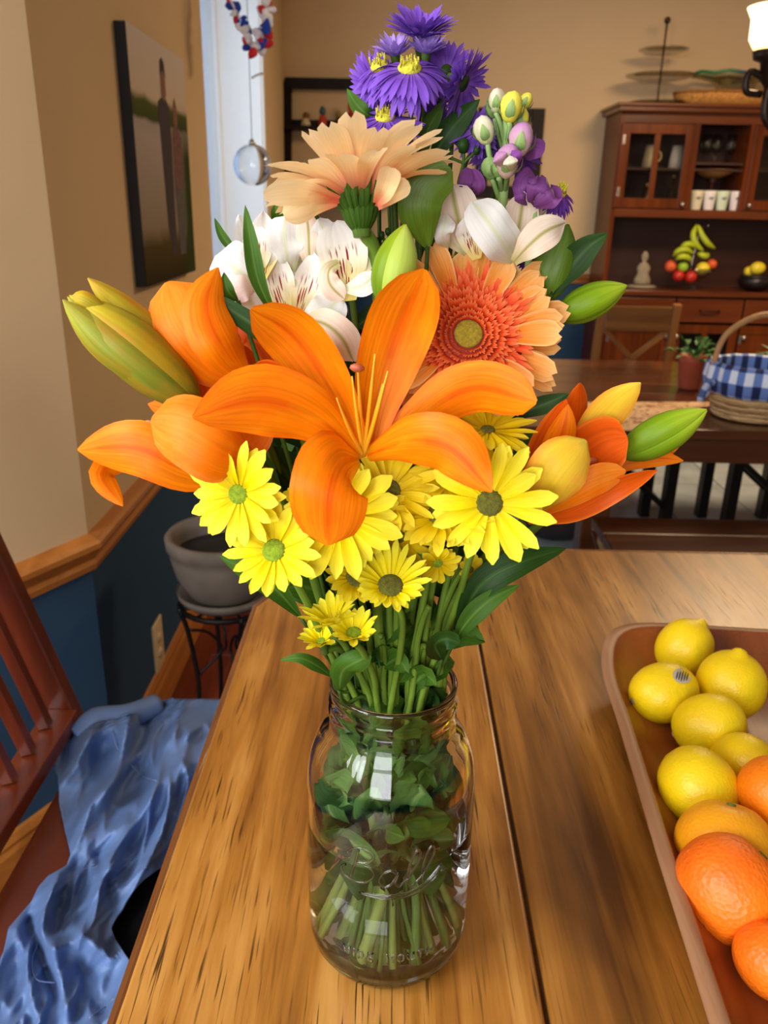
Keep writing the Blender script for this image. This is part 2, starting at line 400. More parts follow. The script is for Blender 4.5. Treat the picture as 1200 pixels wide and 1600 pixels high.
# ---- canvas print on the left wall
pc = thing('canvas_print', 'frameless canvas photo print of two people by a lake on left wall', 'picture', (-.67, 2.5, 1.53))
x0 = -.668; x1 = -.64; py0, py1, pz0, pz1 = 2.22, 2.80, 1.235, 1.85
MB().box((x0, py0, pz0), (x1, py1, pz1), .002).build('stretcher', plain('canvas_edge_black', C(22, 18, 16), .8), pc, smooth=False)
pm = NT('lake_print'); tc = pm.n('ShaderNodeTexCoord'); sp = pm.n('ShaderNodeSeparateXYZ'); pm.l(tc.outputs['UV'], sp.inputs[0])
nz = pm.noise(tc.outputs['UV'], 4, 4, .6)
vv = pm.math('ADD', sp.outputs[1], pm.math('MULTIPLY', pm.math('SUBTRACT', nz, .5), .06))
cc = pm.ramp(vv, [(0, C(52, 40, 18)), (.16, C(84, 70, 36)), (.24, C(146, 128, 108)), (.6, C(176, 162, 156)), (.66, C(168, 156, 150)), (.68, C(70, 76, 38)), (.74, C(84, 90, 44)), (.77, C(206, 186, 164)), (1, C(206, 192, 184))])
# reeds at the lower right of the print
gm = pm.math('MULTIPLY', pm.ramp(sp.outputs[0], [(.72, (0, 0, 0)), (.9, (1, 1, 1))]), pm.ramp(sp.outputs[1], [(.55, (1, 1, 1)), (.8, (0, 0, 0))]))
cc = pm.mixc(gm, cc, C(52, 62, 26)); pm.set(Base_Color=cc, Roughness=.8); pm.b.inputs['Specular IOR Level'].default_value = .1
vq = [(x1 + .001, py0, pz0), (x1 + .001, py1, pz0), (x1 + .001, py1, pz1), (x1 + .001, py0, pz1)]
mesh('print', vq, [(0, 1, 2, 3)], pm.m, pc, [(0, 0), (1, 0), (1, 1), (0, 1)], False)
def pic_poly(name, pts, mat, dx):
    v = [(x1 + dx, py0 + (py1 - py0) * a, pz0 + (pz1 - pz0) * b) for a, b in pts]
    mesh(name, v, [tuple(range(len(v)))], mat, pc, smooth=False)
skin = plain('print_skin', C(130, 88, 66), .8); dk = plain('print_dark_cloth', C(52, 38, 44), .8); pk = plain('print_patterned_dress', C(110, 70, 66), .8, var=.4, scale=60); gy = plain('print_grey_legs', C(84, 78, 74), .8, scale=50, var=.3); hr = plain('print_hair', C(48, 32, 24), .8)
pic_poly('printed_person', [(.42, .76), (.44, .48), (.46, .24), (.52, .1), (.60, .1), (.62, .4), (.64, .62), (.62, .76), (.54, .8)], dk, .0016)
pic_poly('printed_person', [(.49, .79), (.50, .9), (.54, .925), (.58, .9), (.585, .8), (.54, .77)], skin, .0018)
pic_poly('printed_person', [(.49, .87), (.50, .93), (.54, .95), (.58, .93), (.59, .87), (.54, .90)], hr, .002)
pic_poly('printed_person', [(.66, .66), (.64, .4), (.68, .1), (.80, .1), (.84, .4), (.84, .64), (.75, .69)], gy, .0017)
pic_poly('printed_person', [(.66, .66), (.65, .44), (.70, .40), (.80, .41), (.83, .5), (.84, .64), (.75, .69)], pk, .0021)
pic_poly('printed_person', [(.70, .69), (.70, .77), (.74, .81), (.78, .77), (.78, .70), (.74, .67)], skin, .0019)
# ================================================================ FAR END OF THE ROOM
hutchw = wood('hutch_cherry', [(.3, C(58, 23, 5)), (.5, C(100, 44, 10)), (.7, C(128, 62, 16))], axis=2, scale=12, rough=.3, pores=.15, coat=.0, spec=.3)
hutchx = wood('hutch_cherry_across', [(.3, C(58, 23, 5)), (.5, C(100, 44, 10)), (.7, C(128, 62, 16))], axis=0, scale=12, rough=.3, pores=.15, coat=.2)
hutchd = wood('hutch_inside', [(.3, C(36, 12, 5)), (.6, C(62, 24, 10))], axis=0, scale=10, rough=.5, pores=.1)
nickel = plain('brushed_nickel', C(214, 206, 196), .25, 1.0, var=.03)
cabglass = thin_glass('cabinet_glass', (.9, .9, .9, 1), .12)
HY = 6.0; HB = 6.48; HX0, HX1 = 1.535, 3.05
hu = thing('china_hutch', 'tall cherry wood china hutch with glazed doors against the back wall', 'hutch', (2.2, 6.24, 0))
for q in (((HX0, HY + .06, .915), (HX0 + .03, HB, 2.06)), ((HX1 - .03, HY + .06, .915), (HX1, HB, 2.06)), ((HX0, HY - .02, 0), (HX0 + .03, HB, .88)), ((HX1 - .03, HY - .02, 0), (HX1, HB, .88))): MB().box(*q).build('side_panel', hutchw, hu, smooth=False)
MB().box((HX0 + .03, HB - .02, 0), (HX1 - .03, HB, 2.06)).build('back_panel', hutchd, hu, smooth=False)
b = MB(); b.box((HX0 - .03, HY - .0, 2.06), (HX1 + .03, HB, 2.09), .004); b.box((HX0 - .045, HY - .02, 2.09), (HX1 + .045, HB, 2.11), .004)
b.build('cornice', hutchx, hu, smooth=False)
MB().box((HX0 - .03, HY - .06, .88), (HX1 + .03, HB, .915), .005).build('counter', hutchx, hu, smooth=False)
for q in (((HX0 + .03, HY + .06, 1.995), (HX1 - .03, HY + .09, 2.06)), ((HX0 + .03, HY + .06, 1.40), (HX1 - .03, HY + .09, 1.455)), ((HX0 + .03, HY + .09, 1.42), (HX1 - .03, HB - .02, 1.44)), ((HX0 + .03, HY - .02, .0), (HX1 - .03, HY + .01, .1))): MB().box(*q).build('carcass_rail', hutchx, hu, smooth=False)
D = [(HX0 + .012, 2.045), (2.445, HX1 - .012)]
def door(x0, x1, z0, z1, y, knobx, knobz, name='door', muntin=True, gl=True):
    fr = MB(); s = .062
    fr.box((x0, y - .02, z0), (x0 + s, y, z1), .003); fr.box((x1 - s, y - .02, z0), (x1, y, z1), .003)
    fr.box((x0 + s, y - .018, z0), (x1 - s, y - .001, z0 + s), .002); fr.box((x0 + s, y - .018, z1 - s), (x1 - s, y - .001, z1), .002)
    if muntin: m = (x0 + x1) / 2; fr.box((m - .02, y - .016, z0 + s), (m + .02, y - .002, z1 - s), .002)
    d = fr.build(name, hutchw, hu, smooth=False)
    if gl: MB().box((x0 + s, y - .008, z0 + s), (x1 - s, y - .005, z1 - s)).build('glass_pane', cabglass, d, smooth=False)
    else: MB().box((x0 + s, y - .010, z0 + s), (x1 - s, y - .004, z1 - s), .002).build('door_panel', hutchw, d, smooth=False)
    MB().lathe([(0, 0), (.006, 0), (.006, .014), (.016, .02), (.014, .03), (0, .033)], (knobx, y - .02, knobz), 14, (0, -1, 0)).build('knob', nickel, d)
    for hz in (z0 + .1, z1 - .1):
        hx = x0 if knobx > (x0 + x1) / 2 else x1
        MB().box((hx + .012, y - .024, hz - .03), (hx + .03, y - .019, hz + .03), .001).build('hinge', nickel, d, smooth=False)
    return d
door(D[0][0], D[0][1], 1.46, 1.99, HY + .06, 2.015, 1.49)
door(D[1][0], D[1][1], 1.46, 1.99, HY + .06, 2.475, 1.49)
for q in (((2.047, HY + .05, 1.455), (2.075, HB - .02, 1.995)), ((2.415, HY + .05, 1.455), (2.443, HB - .02, 1.995))): MB().box(*q).build('divider', hutchw, hu, smooth=False)
MB().box((HX0 + .03, HY + .09, 1.705), (HX1 - .03, HB - .02, 1.72)).build('shelf', hutchd, hu, smooth=False)
# lower half
dx = (HX1 - HX0 - .06) / 3
for k in range(3):
    x0 = HX0 + .03 + k * dx; d = MB().box((x0 + .006, HY - .038, .70), (x0 + dx - .006, HY - .016, .865), .004).build('drawer', hutchx, hu, smooth=False)
    MB().tube([(x0 + dx / 2 - .07, HY - .038, .785), (x0 + dx / 2 - .05, HY - .062, .778), (x0 + dx / 2 + .05, HY - .062, .778), (x0 + dx / 2 + .07, HY - .038, .785)], .006, 8).build('handle', plain('dark_pull', C(60, 44, 34), .4, .8), d)
    door(x0 + .006, x0 + dx - .006, .12, .68, HY - .0, x0 + (dx - .035 if k == 0 else .035), .60, muntin=(k == 1), gl=(k == 1))
# ---- things in and on the hutch
china = plain('white_china', C(226, 216, 200), .3, var=.03); cream = plain('cream_china', C(222, 196, 150), .35, var=.03)
clear = glass('clear_glass', 1.3, (.95, .97, .97, 1)); thin = thin_glass('thin_drinking_glass', (.86, .88, .88, 1), .3)
SZ = 1.721
for k, (px, m, l) in enumerate(((1019, cream, 'cream conical cup on top shelf behind left hutch door'), (1061, china, 'white conical cup on top shelf right of the cream one'))):
    p = P(px, 215, HY + .25); t = thing('cup', l, 'cup', (p.x, HY + .25, SZ), 'cups on the top shelf of the hutch')
    MB().lathe([(.035, 0), (.05, .004), (.045, .06), (.034, .15), (.030, .15), (.042, .055), (0, .01)], (p.x, HY + .25, SZ), 20).build('body', m, t)
    MB().tube([(p.x + .045, HY + .25, SZ + .04), (p.x + .075, HY + .25, SZ + .06), (p.x + .075, HY + .25, SZ + .1), (p.x + .038, HY + .25, SZ + .12)], .006, 6).build('handle', m, t)
for k, px in enumerate((1108, 1124, 1147)):
    p = P(px, 200, HY + .25)
    t = MB().lathe([(.028, 0), (.028, .004), (.005, .01), (.005, .05), (.03, .075), (.036, .12), (.03, .19), (.028, .19), (.034, .12), (.027, .078), (0, .06)], (p.x, HY + .25, SZ + .04), 18).build('wine_glass', thin, None, loc=(p.x, HY + .25, SZ + .04))
    t.location = V3(t.location); tag(t, ('leftmost', 'middle', 'rightmost')[k] + ' of three wine glasses in the open middle bay of the hutch', 'glass', 'wine glasses in the hutch')
MB_ = MB().box((2.076, HY + .09, 1.745), (2.414, HB - .02, 1.76)); MB_.build('shelf', hutchd, hu, smooth=False)
p = P(1123, 243, HY + .2)
t = MB().lathe([(.0, .0), (.05, 0), (.12, .03), (.15, .055), (.146, .058), (.11, .036), (0, .012)], (p.x, HY + .25, 1.665), 24).build('bowl', plain('gold_rimmed_wood', C(176, 120, 64), .4), None, loc=(p.x, HY + .25, 1.665))
tag(t, 'shallow tan wooden bowl on a stand in the middle bay of the hutch', 'bowl')
MB().lathe([(.07, 0), (.03, .01), (.02, .03), (.02, .19), (.05, .222)], (p.x, HY + .25, 1.443), 16).build('stand', hutchd, t)
for k, px in enumerate((1087, 1107, 1127, 1148)):
    p = P(px, 320, HY + .13); x = p.x
    c = ((226, 216, 188), (238, 230, 230), (216, 230, 206), (238, 226, 232))[k]
    t = thing('footed_cup', ('cream cup with a small dark mark, leftmost', 'white cup with a grey mark, second from left', 'pale green cup, third from left', 'pinkish white cup, rightmost')[k] + ' of four cups in hutch', 'cup', (x, HY + .13, 1.441), 'row of four footed cups in the hutch')
    m = plain('cup_glaze', C(*c), .35, var=.06, scale=50)
    MB().lathe([(.03, 0), (.033, .012), (.036, .03), (.043, .12), (.045, .14), (.041, .14), (.033, .035), (0, .028)], (x, HY + .13, 1.441), 20).build('body', m, t)
    mk = MB()
    for q in range(5): mk.blob((x - .012 + q * .006, HY + .13 - .0415, 1.441 + .09 + .006 * math.sin(q * 2)), .006, (1, .25, 1), 1)
    mk.build('emblem', plain('cup_mark', C(90, 90, 80), .6), t)
# dark bottles behind the left door
for k, (px, h) in enumerate(((1010, .16), (1050, .22))):
    p = P(px, 300, HY + .25)
    t = MB().lathe([(.03, 0), (.035, .01), (.035, h * .55), (.012, h * .75), (.012, h), (0, h)], (p.x, HY + .25, 1.441), 16).build('decanter', thin if k else plain('dark_glassware', C(60, 40, 24), .15), None, loc=(p.x, HY + .25, 1.441))
    tag(t, ('squat dark bottle with brass cap behind the left hutch door', 'clear glass decanter behind the right pane of left hutch door')[k], 'bottle')
    MB().blob((p.x, HY + .25, 1.441 + h + .012), .014).build('stopper', plain('brass_stopper', C(200, 160, 80), .3, .8), t)
# counter things
CTZ = .916
fb = thing('fruit_stand', 'glass footed fruit bowl heaped with fruit on the hutch counter', 'bowl', (*P(1080, 455, HY + .12).xy, CTZ))
fx, fy = fb.location.x, fb.location.y
MB().lathe([(.05, 0), (.05, .006), (.012, .02), (.012, .045), (.05, .06), (.10, .09), (.14, .15), (.135, .15), (.095, .096), (0, .065)], (fx, fy, CTZ), 28).build('bowl', thin, fb)
MB().tube([(fx - .13, fy, CTZ + .14), (fx - .145, fy, CTZ + .2), (fx - .10, fy, CTZ + .30)], .006, 6).build('banana_hook', nickel, fb)
MB().tube([(fx + .0, fy + .09, CTZ + .10), (fx + .03, fy + .10, CTZ + .36), (fx + .05, fy + .06, CTZ + .44), (fx + .06, fy + .02, CTZ + .43)], .005, 6).build('banana_hook', nickel, fb)
def fruit(name, label, cat, px, py, Y, r, m, sc=(1, 1, 1), grp='fruit in the bowl on the hutch', stem=None):
    p = P(px, py, Y); t = MB().blob(p, r, sc, 3, None, .03, 8).build(name, m, None, loc=p); tag(t, label, cat, grp)
    if stem: MB().tube([p + V3((0, 0, r * .9)), p + V3((.003, 0, r * 1.25))], .002, 5).build('stem', stem, t)
    return t
red = plain('red_apple_skin', C(190, 38, 26), .3, var=.3, scale=30); yel = plain('lemon_far', C(238, 214, 50), .4); grn = plain('lime_skin', C(150, 190, 40), .4); orr = plain('peach_skin', C(226, 96, 50), .5, var=.25, scale=25)
dkst = plain('twig_brown', C(60, 40, 20), .7)
fruit('peach', 'orange red peach at left of the fruit bowl on the hutch', 'fruit', 1048, 416, fy - .04, .042, orr, stem=dkst)
fruit('apple', 'dark red apple low left in the fruit bowl on hutch', 'fruit', 1060, 431, fy - .09, .04, red, stem=dkst)
fruit('apple', 'red apple at bottom right in the fruit bowl on hutch', 'fruit', 1079, 433, fy - .10, .042, red, stem=dkst)
fruit('lime', 'light green fruit at front middle of the fruit bowl on hutch', 'fruit', 1067, 417, fy - .08, .036, grn)
fruit('lemon', 'yellow lemon at front right of the fruit bowl on hutch', 'fruit', 1098, 420, fy - .06, .046, yel, (1.05, 1, 1))
fruit('peach', 'small red orange peach behind the lemon in the hutch fruit bowl', 'fruit', 1112, 413, fy - .0, .036, orr, stem=dkst)
ban = plain('banana_skin', C(176, 190, 36), .45, var=.12, scale=12)
def banana(label, pts, r):
    p = [P(a, b_, y) for a, b_, y in pts]
    t = MB().tube(p, [r * .35, r * .9, r, r, r * .8, r * .3], 8, 5).build('banana', ban, None, loc=p[0]); tag(t, label, 'banana', 'bananas over the hutch fruit bowl')
    MB().tube([p[0], p[0] + (p[0] - p[1]).normalized() * .02], .006, 6).build('stem', dkst, t)
banana('green yellow banana hanging down nearest the hook, left of pair', [(1088, 352, fy), (1083, 368, fy - .03), (1088, 382, fy - .04), (1099, 392, fy - .03)], .022)
banana('green yellow banana arching to the right from the hook', [(1091, 352, fy), (1097, 368, fy - .02), (1106, 380, fy - .03), (1117, 388, fy)], .022)
for k, pts in enumerate([[(1052, 400, fy - .05), (1060, 392, fy - .08), (1072, 390, fy - .09), (1084, 396, fy - .06)], [(1056, 405, fy - .09), (1064, 401, fy - .12), (1074, 402, fy - .12), (1080, 408, fy - .1)],
                         [(1062, 392, fy - .02), (1070, 383, fy - .05), (1080, 382, fy - .05), (1088, 388, fy - .02)], [(1090, 396, fy - .02), (1098, 399, fy - .04), (1104, 400, fy - .03), (1106, 396, fy)]]):
    banana(('green banana lying across the left of the fruit bowl', 'short green banana lowest in the front of the fruit bowl', 'green banana at the top of the heap below hanging pair', 'stubby green banana end right of heap beside the lemon')[k], pts, .022)
stone = plain('carved_stone', C(150, 136, 112), .8, var=.15, scale=40, bump=.3)
p = P(1002, 447, HY + .15); t = thing('seated_statue', 'small grey stone seated figure on the left of the hutch counter', 'figurine', (p.x, HY + .15, CTZ))
q = V3((p.x, HY + .15, CTZ))
MB().lathe([(.1, 0), (.115, .01), (.08, .02)], q, 20, ys=.6).build('base', stone, t)
MB().lathe([(.03, .02), (.062, .03), (.06, .06), (.04, .1), (.05, .14), (.03, .17), (.012, .18), (.024, .20), (.026, .225), (.012, .25), (0, .255)], q, 20, ys=.7).build('figure', stone, t)
p = P(1180, 440, HY + .1); t = thing('dark_bowl', 'black round bowl at the right of hutch counter', 'bowl', (p.x, HY + .1, CTZ))
q = V3((p.x, HY + .1, CTZ)); MB().lathe([(.05, 0), (.1, .02), (.125, .06), (.11, .10), (.104, .10), (.115, .06), (0, .02)], q, 28).build('body', plain('black_pottery', C(26, 20, 22), .35), t)
MB().lathe([(.108, .095), (.113, .103), (.106, .108)], q, 28).build('rim', plain('black_pottery_rim', C(40, 32, 34), .35), t)
fruit('lemon', 'pale yellow lemon in the black bowl, toward the right', 'fruit', 1184, 419, HY + .08, .045, yel, (1.2, 1, 1), 'lemons in the black bowl')
fruit('lemon', 'small yellow lemon at left edge of the black bowl', 'fruit', 1170, 424, HY + .13, .034, yel, (1, 1, 1), 'lemons in the black bowl')
# things on top of the hutch
TZ = 2.111
p = P(1027, 160, HY + .25); q = V3((p.x, HY + .25, TZ))
t = thing('tiered_stand', 'three tiered glass serving stand with a metal rod on top of hutch', 'serving stand', q)
for h, r, l in ((.005, .20, 0), (.17, .235, 1), (.325, .165, 2)):
    MB().lathe([(0, 0), (r * .7, .002), (r, .02), (r * 1.0, .024), (r * .7, .008), (0, .006)], q + V3((.0, 0, h)), 32).build('plate', thin_glass('plate_glass_%d' % l, (.80, .78, .72, 1), .35), t)
MB().tube([q, q + V3((.0, 0, .25)), q + V3((.0, 0, .50))], .007, 8).blob(q + V3((0, 0, .52)), .022).build('rod', plain('dark_bronze', C(74, 54, 36), .4, .7), t)
p = P(1140, 162, HY + .2); q = V3((p.x, HY + .22, TZ))
t = thing('wicker_tray', 'flat straw basket tray lying on top of the hutch', 'basket', q)
MB().lathe([(0, 0), (.32, 0), (.37, .05), (.38, .085), (.365, .085), (.35, .05), (0, .012)], q, 40, fn=lambda a, k: 1 + .012 * math.sin(a * 30), ys=.48).build('body', plain('straw', C(190, 132, 62), .8, var=.35, scale=60, bump=.5), t)
MB().tube([q + V3((.38 * math.cos(a), .38 * .48 * math.sin(a), .085)) for a in [k * PI / 12 for k in range(25)]], .009, 6, 2).build('rim', plain('straw_rim', C(150, 96, 40), .8, var=.3, scale=60), t)
q2 = q + V3((.03, 0, .087))
t = thing('glass_platter', 'clear wavy glass platter with green and blue rim above straw tray', 'platter', q2)
MB().lathe([(0, 0), (.12, 0), (.14, .06), (.30, .10), (.305, .104), (.13, .066), (0, .008)], q2, 40, ys=.5, fn=lambda a, k: 1 + .02 * math.sin(a * 9)).build('body', thin_glass('platter_glass', (.80, .86, .80, 1), .3), t)
gb = NT('green_blue_rim'); sp = gb.n('ShaderNodeSeparateXYZ'); gb.l(gb.coord('Object'), sp.inputs[0]); gb.set(Base_Color=gb.ramp(gb.math('ADD', gb.math('MULTIPLY', sp.outputs[0], 1.6), .5), [(.3, C(20, 110, 60)), (.55, C(50, 66, 120))]), Roughness=.3)
MB().tube([q2 + V3((.31 * math.cos(a), .155 * math.sin(a), .115 + .006 * math.sin(9 * a))) for a in [k * PI / 18 for k in range(37)]], .012, 6, 1).build('rim', gb.m, t)
# ---- picture frame and ladder shelf on the back wall
fr = thing('picture_frame', 'dark framed picture hanging on the back wall behind purple flowers', 'picture', (.83, BY, 1.85))
a = P(748, 168, BY); b_ = P(840, 312, BY); x0_, x1_, z0_, z1_ = a.x, b_.x, b_.z, a.z
black = plain('black_frame', C(30, 20, 14), .5, spec=.2)
m = MB()
m.box((x0_, BY - .025, z0_), (x0_ + .09, BY - .002, z1_), .003).box((x1_ - .09, BY - .025, z0_), (x1_, BY - .002, z1_), .003).box((x0_ + .09, BY - .024, z1_ - .09), (x1_ - .09, BY - .002, z1_), .003).box((x0_ + .09, BY - .024, z0_), (x1_ - .09, BY - .002, z0_ + .09), .003)
m.build('frame', black, fr, smooth=False)
MB().box((x0_ + .09, BY - .012, z0_ + .09), (x1_ - .09, BY - .004, z1_ - .09)).build('mat_board', plain('mat_board_tan', C(170, 146, 112), .8, var=.1, scale=8), fr, smooth=False)
sh = thing('ladder_shelf', 'black leaning ladder shelf in the far left corner', 'shelf', (-.3, 6.3, 0))
espresso = plain('espresso_wood', C(24, 14, 9), .5, var=.2, spec=.2)
for x in (-.745, .03):
    MB().bar((x, 5.98, 0), (x, 6.46, 2.24), .045, .06, (1, 0, 0)).build('post', espresso, sh, smooth=False)
MB().box((-.76, 6.42, 2.20), (.05, 6.47, 2.27)).build('top_rail', espresso, sh, smooth=False)
for z, d in ((1.93, .16), (1.45, .24), (.98, .32), (.5, .4)):
    MB().box((-.74, 6.46 - d, z), (.03, 6.46, z + .025), .002).build('shelf', espresso, sh, smooth=False)
    MB().box((-.72, 6.45, z + .02), (.01, 6.462, z + .075), .002).build('back_rail', espresso, sh, smooth=False)
figs = [(478, (120, 70, 30), (210, 190, 150), 'brown and white figurine'), (504, (30, 90, 100), (190, 60, 50), 'teal topped red and white figurine'), (529, (150, 120, 50), (60, 40, 30), 'small tan figurine'), (548, (190, 90, 30), (170, 30, 24), 'orange capped red figurine')]
for k, (px, c1, c2, l) in enumerate(figs):
    p = P(px, 190, 6.37); q = V3((p.x, 6.37, 1.956)); hh = (.09, .13, .1, .17)[k]
    t = thing('figurine', l + ' on the ladder shelf, ' + ('leftmost', 'second from left', 'third from left', 'rightmost')[k], 'figurine', q, 'figurines on the ladder shelf')
    MB().lathe([(.032, 0), (.036, .01), (.03, hh * .3), (.018, hh * .55), (.01, hh * .6)], q, 12).build('body', plain('figurine_body', C(*c2), .5, var=.3, scale=60), t)
    MB().lathe([(.008, hh * .55), (.022, hh * .66), (.022, hh * .82), (.008, hh), (0, hh)], q, 12).build('head', plain('figurine_head', C(*c1), .5), t)
    MB().box(q + V3((.04, -.02, 0)), q + V3((.075, .02, .035)), .003).build('block', espresso, t)
# ---- chandelier arm at the upper right
ch = thing('chandelier', 'bronze chandelier with a glowing amber glass shade at upper right', 'chandelier', (1.75, 3.2, CZ))
bronze = plain('dark_bronze_scroll', C(48, 34, 24), .4, .6, var=.2)
sx = P(1213, 60, 3.2).x; zt = P(1200, 10, 3.2).z; zb = P(1200, 82, 3.2).z; S0 = V3((sx, 3.2, zb)); hh = zt - zb
gl = NT('amber_shade'); sp = gl.n('ShaderNodeSeparateXYZ'); tc = gl.n('ShaderNodeTexCoord'); gl.l(tc.outputs['UV'], sp.inputs[0])
ec = gl.ramp(sp.outputs[1], [(0, C(255, 190, 90)), (.35, C(255, 238, 190)), (.6, C(255, 230, 160)), (1, C(255, 170, 70))])
gl.set(Base_Color=C(250, 220, 170), Emission_Color=ec, Emission_Strength=2.6, Roughness=.4)
MB().lathe([(.035, 0), (.07, .012), (.088, hh * .3), (.090, hh * .75), (.108, hh), (.104, hh), (.086, hh * .75), (.084, hh * .3), (.03, .01)], S0, 32).build('lamp_shade', gl.m, ch)
MB().lathe([(.07, .005), (.065, -.02), (.04, -.03), (.03, -.09), (.012, -.11)], S0, 20).build('candle_cup', bronze, ch)
MB().tube([S0 + V3((0, 0, -.1)), S0 + V3((.02, 0, -.22)), S0 + V3((.2, 0, -.3)), (1.62, 3.2, zb - .12), (1.75, 3.2, zb - .02)], .016, 8, 6).build('arm', bronze, ch)
MB().tube([S0 + V3((0, 0, -.09)), S0 + V3((-.07, 0, -.06)), S0 + V3((-.075, 0, -.12)), S0 + V3((-.02, 0, -.13))], .012, 8, 5).build('scroll', bronze, ch)
MB().lathe([(.0, -.2), (.04, -.16), (.03, -.05), (.06, .0), (.02, .1), (.02, CZ - zb - .03), (.07, CZ - zb - .02), (.07, CZ - zb)], (1.75, 3.2, zb), 20).build('column', bronze, ch)
# ---- far dining table with what stands on it
dtw = wood('far_table_dark', [(.3, C(46, 22, 10)), (.5, C(78, 40, 18)), (.7, C(104, 58, 28))], axis=0, scale=10, rough=.22, pores=.1, coat=.3)
ft = thing('dining_table', 'long dark wooden dining table under the gingham basket', 'table', (1.4, 3.4, 0))
for k in range(7):
    y0 = 2.72 + k * .19; MB().box((.25, y0, .715), (2.7, y0 + .1885, .75), .0025).build('plank', dtw, ft, smooth=False)
m = MB().box((.30, 2.76, .62), (2.65, 2.785, .715)).box((.30, 3.99, .62), (2.65, 4.015, .715)).box((.30, 2.76, .62), (.325, 4.0, .715)).box((2.62, 2.76, .62), (2.65, 4.0, .715)); m.build('apron', dtw, ft, smooth=False)
for x, y in ((.78, 2.85), (.78, 3.9), (2.55, 2.85), (2.55, 3.9)): MB().box((x - .05, y - .05, 0), (x + .05, y + .05, .62), .006).build('leg', dtw, ft, smooth=False)
MB().box((.78, 2.83, .2), (2.55, 2.87, .26)).build('stretcher', dtw, ft, smooth=False)
rm = NT('floral_runner'); co = rm.coord('Object'); n1 = rm.noise(co, 26, 4, .7, 1.0); n2 = rm.noise(co, 9, 2)
rm.set(Base_Color=rm.mixc(rm.ramp(n1, [(.52, (0, 0, 0)), (.6, (1, 1, 1))]), rm.ramp(n2, [(.4, C(196, 160, 116)), (.6, C(206, 172, 134))]), C(120, 64, 46)), Roughness=.9)
z = .751
r0 = [PZ(880, 629, z), PZ(1130, 629, z), PZ(1090, 640, z), PZ(1017, 673, z), PZ(900, 673, z)]
v = [V3((p.x, p.y, z)) for p in r0] + [V3((p.x, p.y, z + .003)) for p in r0]; n = len(r0)
t = mesh('placemat', v, [tuple(range(n)), tuple(range(n, 2 * n))[::-1]] + [(i, (i + 1) % n, n + (i + 1) % n, n + i) for i in range(n)], rm.m, smooth=False)
tag(t, 'beige floral woven runner lying on the dark dining table', 'table runner')
# gingham basket
q = V3((1.335, 2.93, .751)); bk = thing('basket', 'wicker basket with hoop handle and blue gingham liner on dark table', 'basket', q)
wk = NT('wicker'); co = wk.coord('Object', (1, 1, 1)); br = wk.n('ShaderNodeTexWave'); br.bands_direction = 'Z'; br.inputs['Scale'].default_value = 26; br.inputs['Distortion'].default_value = 4; wk.l(co, br.inputs['Vector'])
wk.set(Base_Color=wk.ramp(br.outputs['Fac'], [(.2, C(150, 112, 70)), (.7, C(206, 172, 122))]), Roughness=.7); wk.bump(br.outputs['Fac'], .6, .004)
MB().lathe([(0, 0), (.115, 0), (.13, .01), (.150, .10), (.160, .15), (.152, .15), (.143, .10), (0, .012)], q, 48, fn=lambda a, k: 1 + .012 * math.sin(24 * a)).build('body', wk.m, bk)
for h in range(5): MB().tube([q + V3((math.cos(a) * (.134 + h * .0045), math.sin(a) * (.134 + h * .0045), .012 + h * .02)) for a in [k * PI / 16 for k in range(33)]], .007, 6, 1).build('wicker_strand', wk.m, bk)
gg = NT('blue_gingham'); tc = gg.n('ShaderNodeTexCoord'); sp = gg.n('ShaderNodeSeparateXYZ'); gg.l(tc.outputs['UV'], sp.inputs[0])
s1 = gg.math('GREATER_THAN', gg.math('FRACT', gg.math('MULTIPLY', sp.outputs[0], 20)), .5); s2 = gg.math('GREATER_THAN', gg.math('FRACT', gg.math('MULTIPLY', sp.outputs[1], 3.5)), .5)
sm = gg.math('MULTIPLY', gg.math('ADD', s1, s2), .5)
gg.set(Base_Color=gg.ramp(sm, [(.1, C(214, 220, 236)), (.5, C(96, 124, 188)), (.9, C(20, 32, 78))]), Roughness=.9)
MB().lathe([(.150, .085), (.170, .095), (.178, .14), (.172, .185), (.160, .20), (.150, .195), (.148, .15), (.14, .11)], q, 72, fn=lambda a, k: 1 + .03 * math.sin(14 * a + k * 3) + .02 * math.sin(5 * a)).build('gingham_liner', gg.m, bk)
MB().tube([q + V3((-.158, 0, .08)), q + V3((-.165, 0, .18)), q + V3((-.13, 0, .30)), q + V3((0, 0, .365)), q + V3((.13, 0, .30)), q + V3((.165, 0, .18)), q + V3((.158, 0, .08))], .011, 8, 6).build('handle', plain('bent_wood', C(164, 120, 74), .6, var=.2, scale=40), bk)
MB().tube([q + V3((-.17, -.04, .13)), q + V3((-.20, -.06, .12)), q + V3((-.215, -.06, .07)), q + V3((-.19, -.05, .1))], .012, 6, 4).build('bow', gg.m, bk)
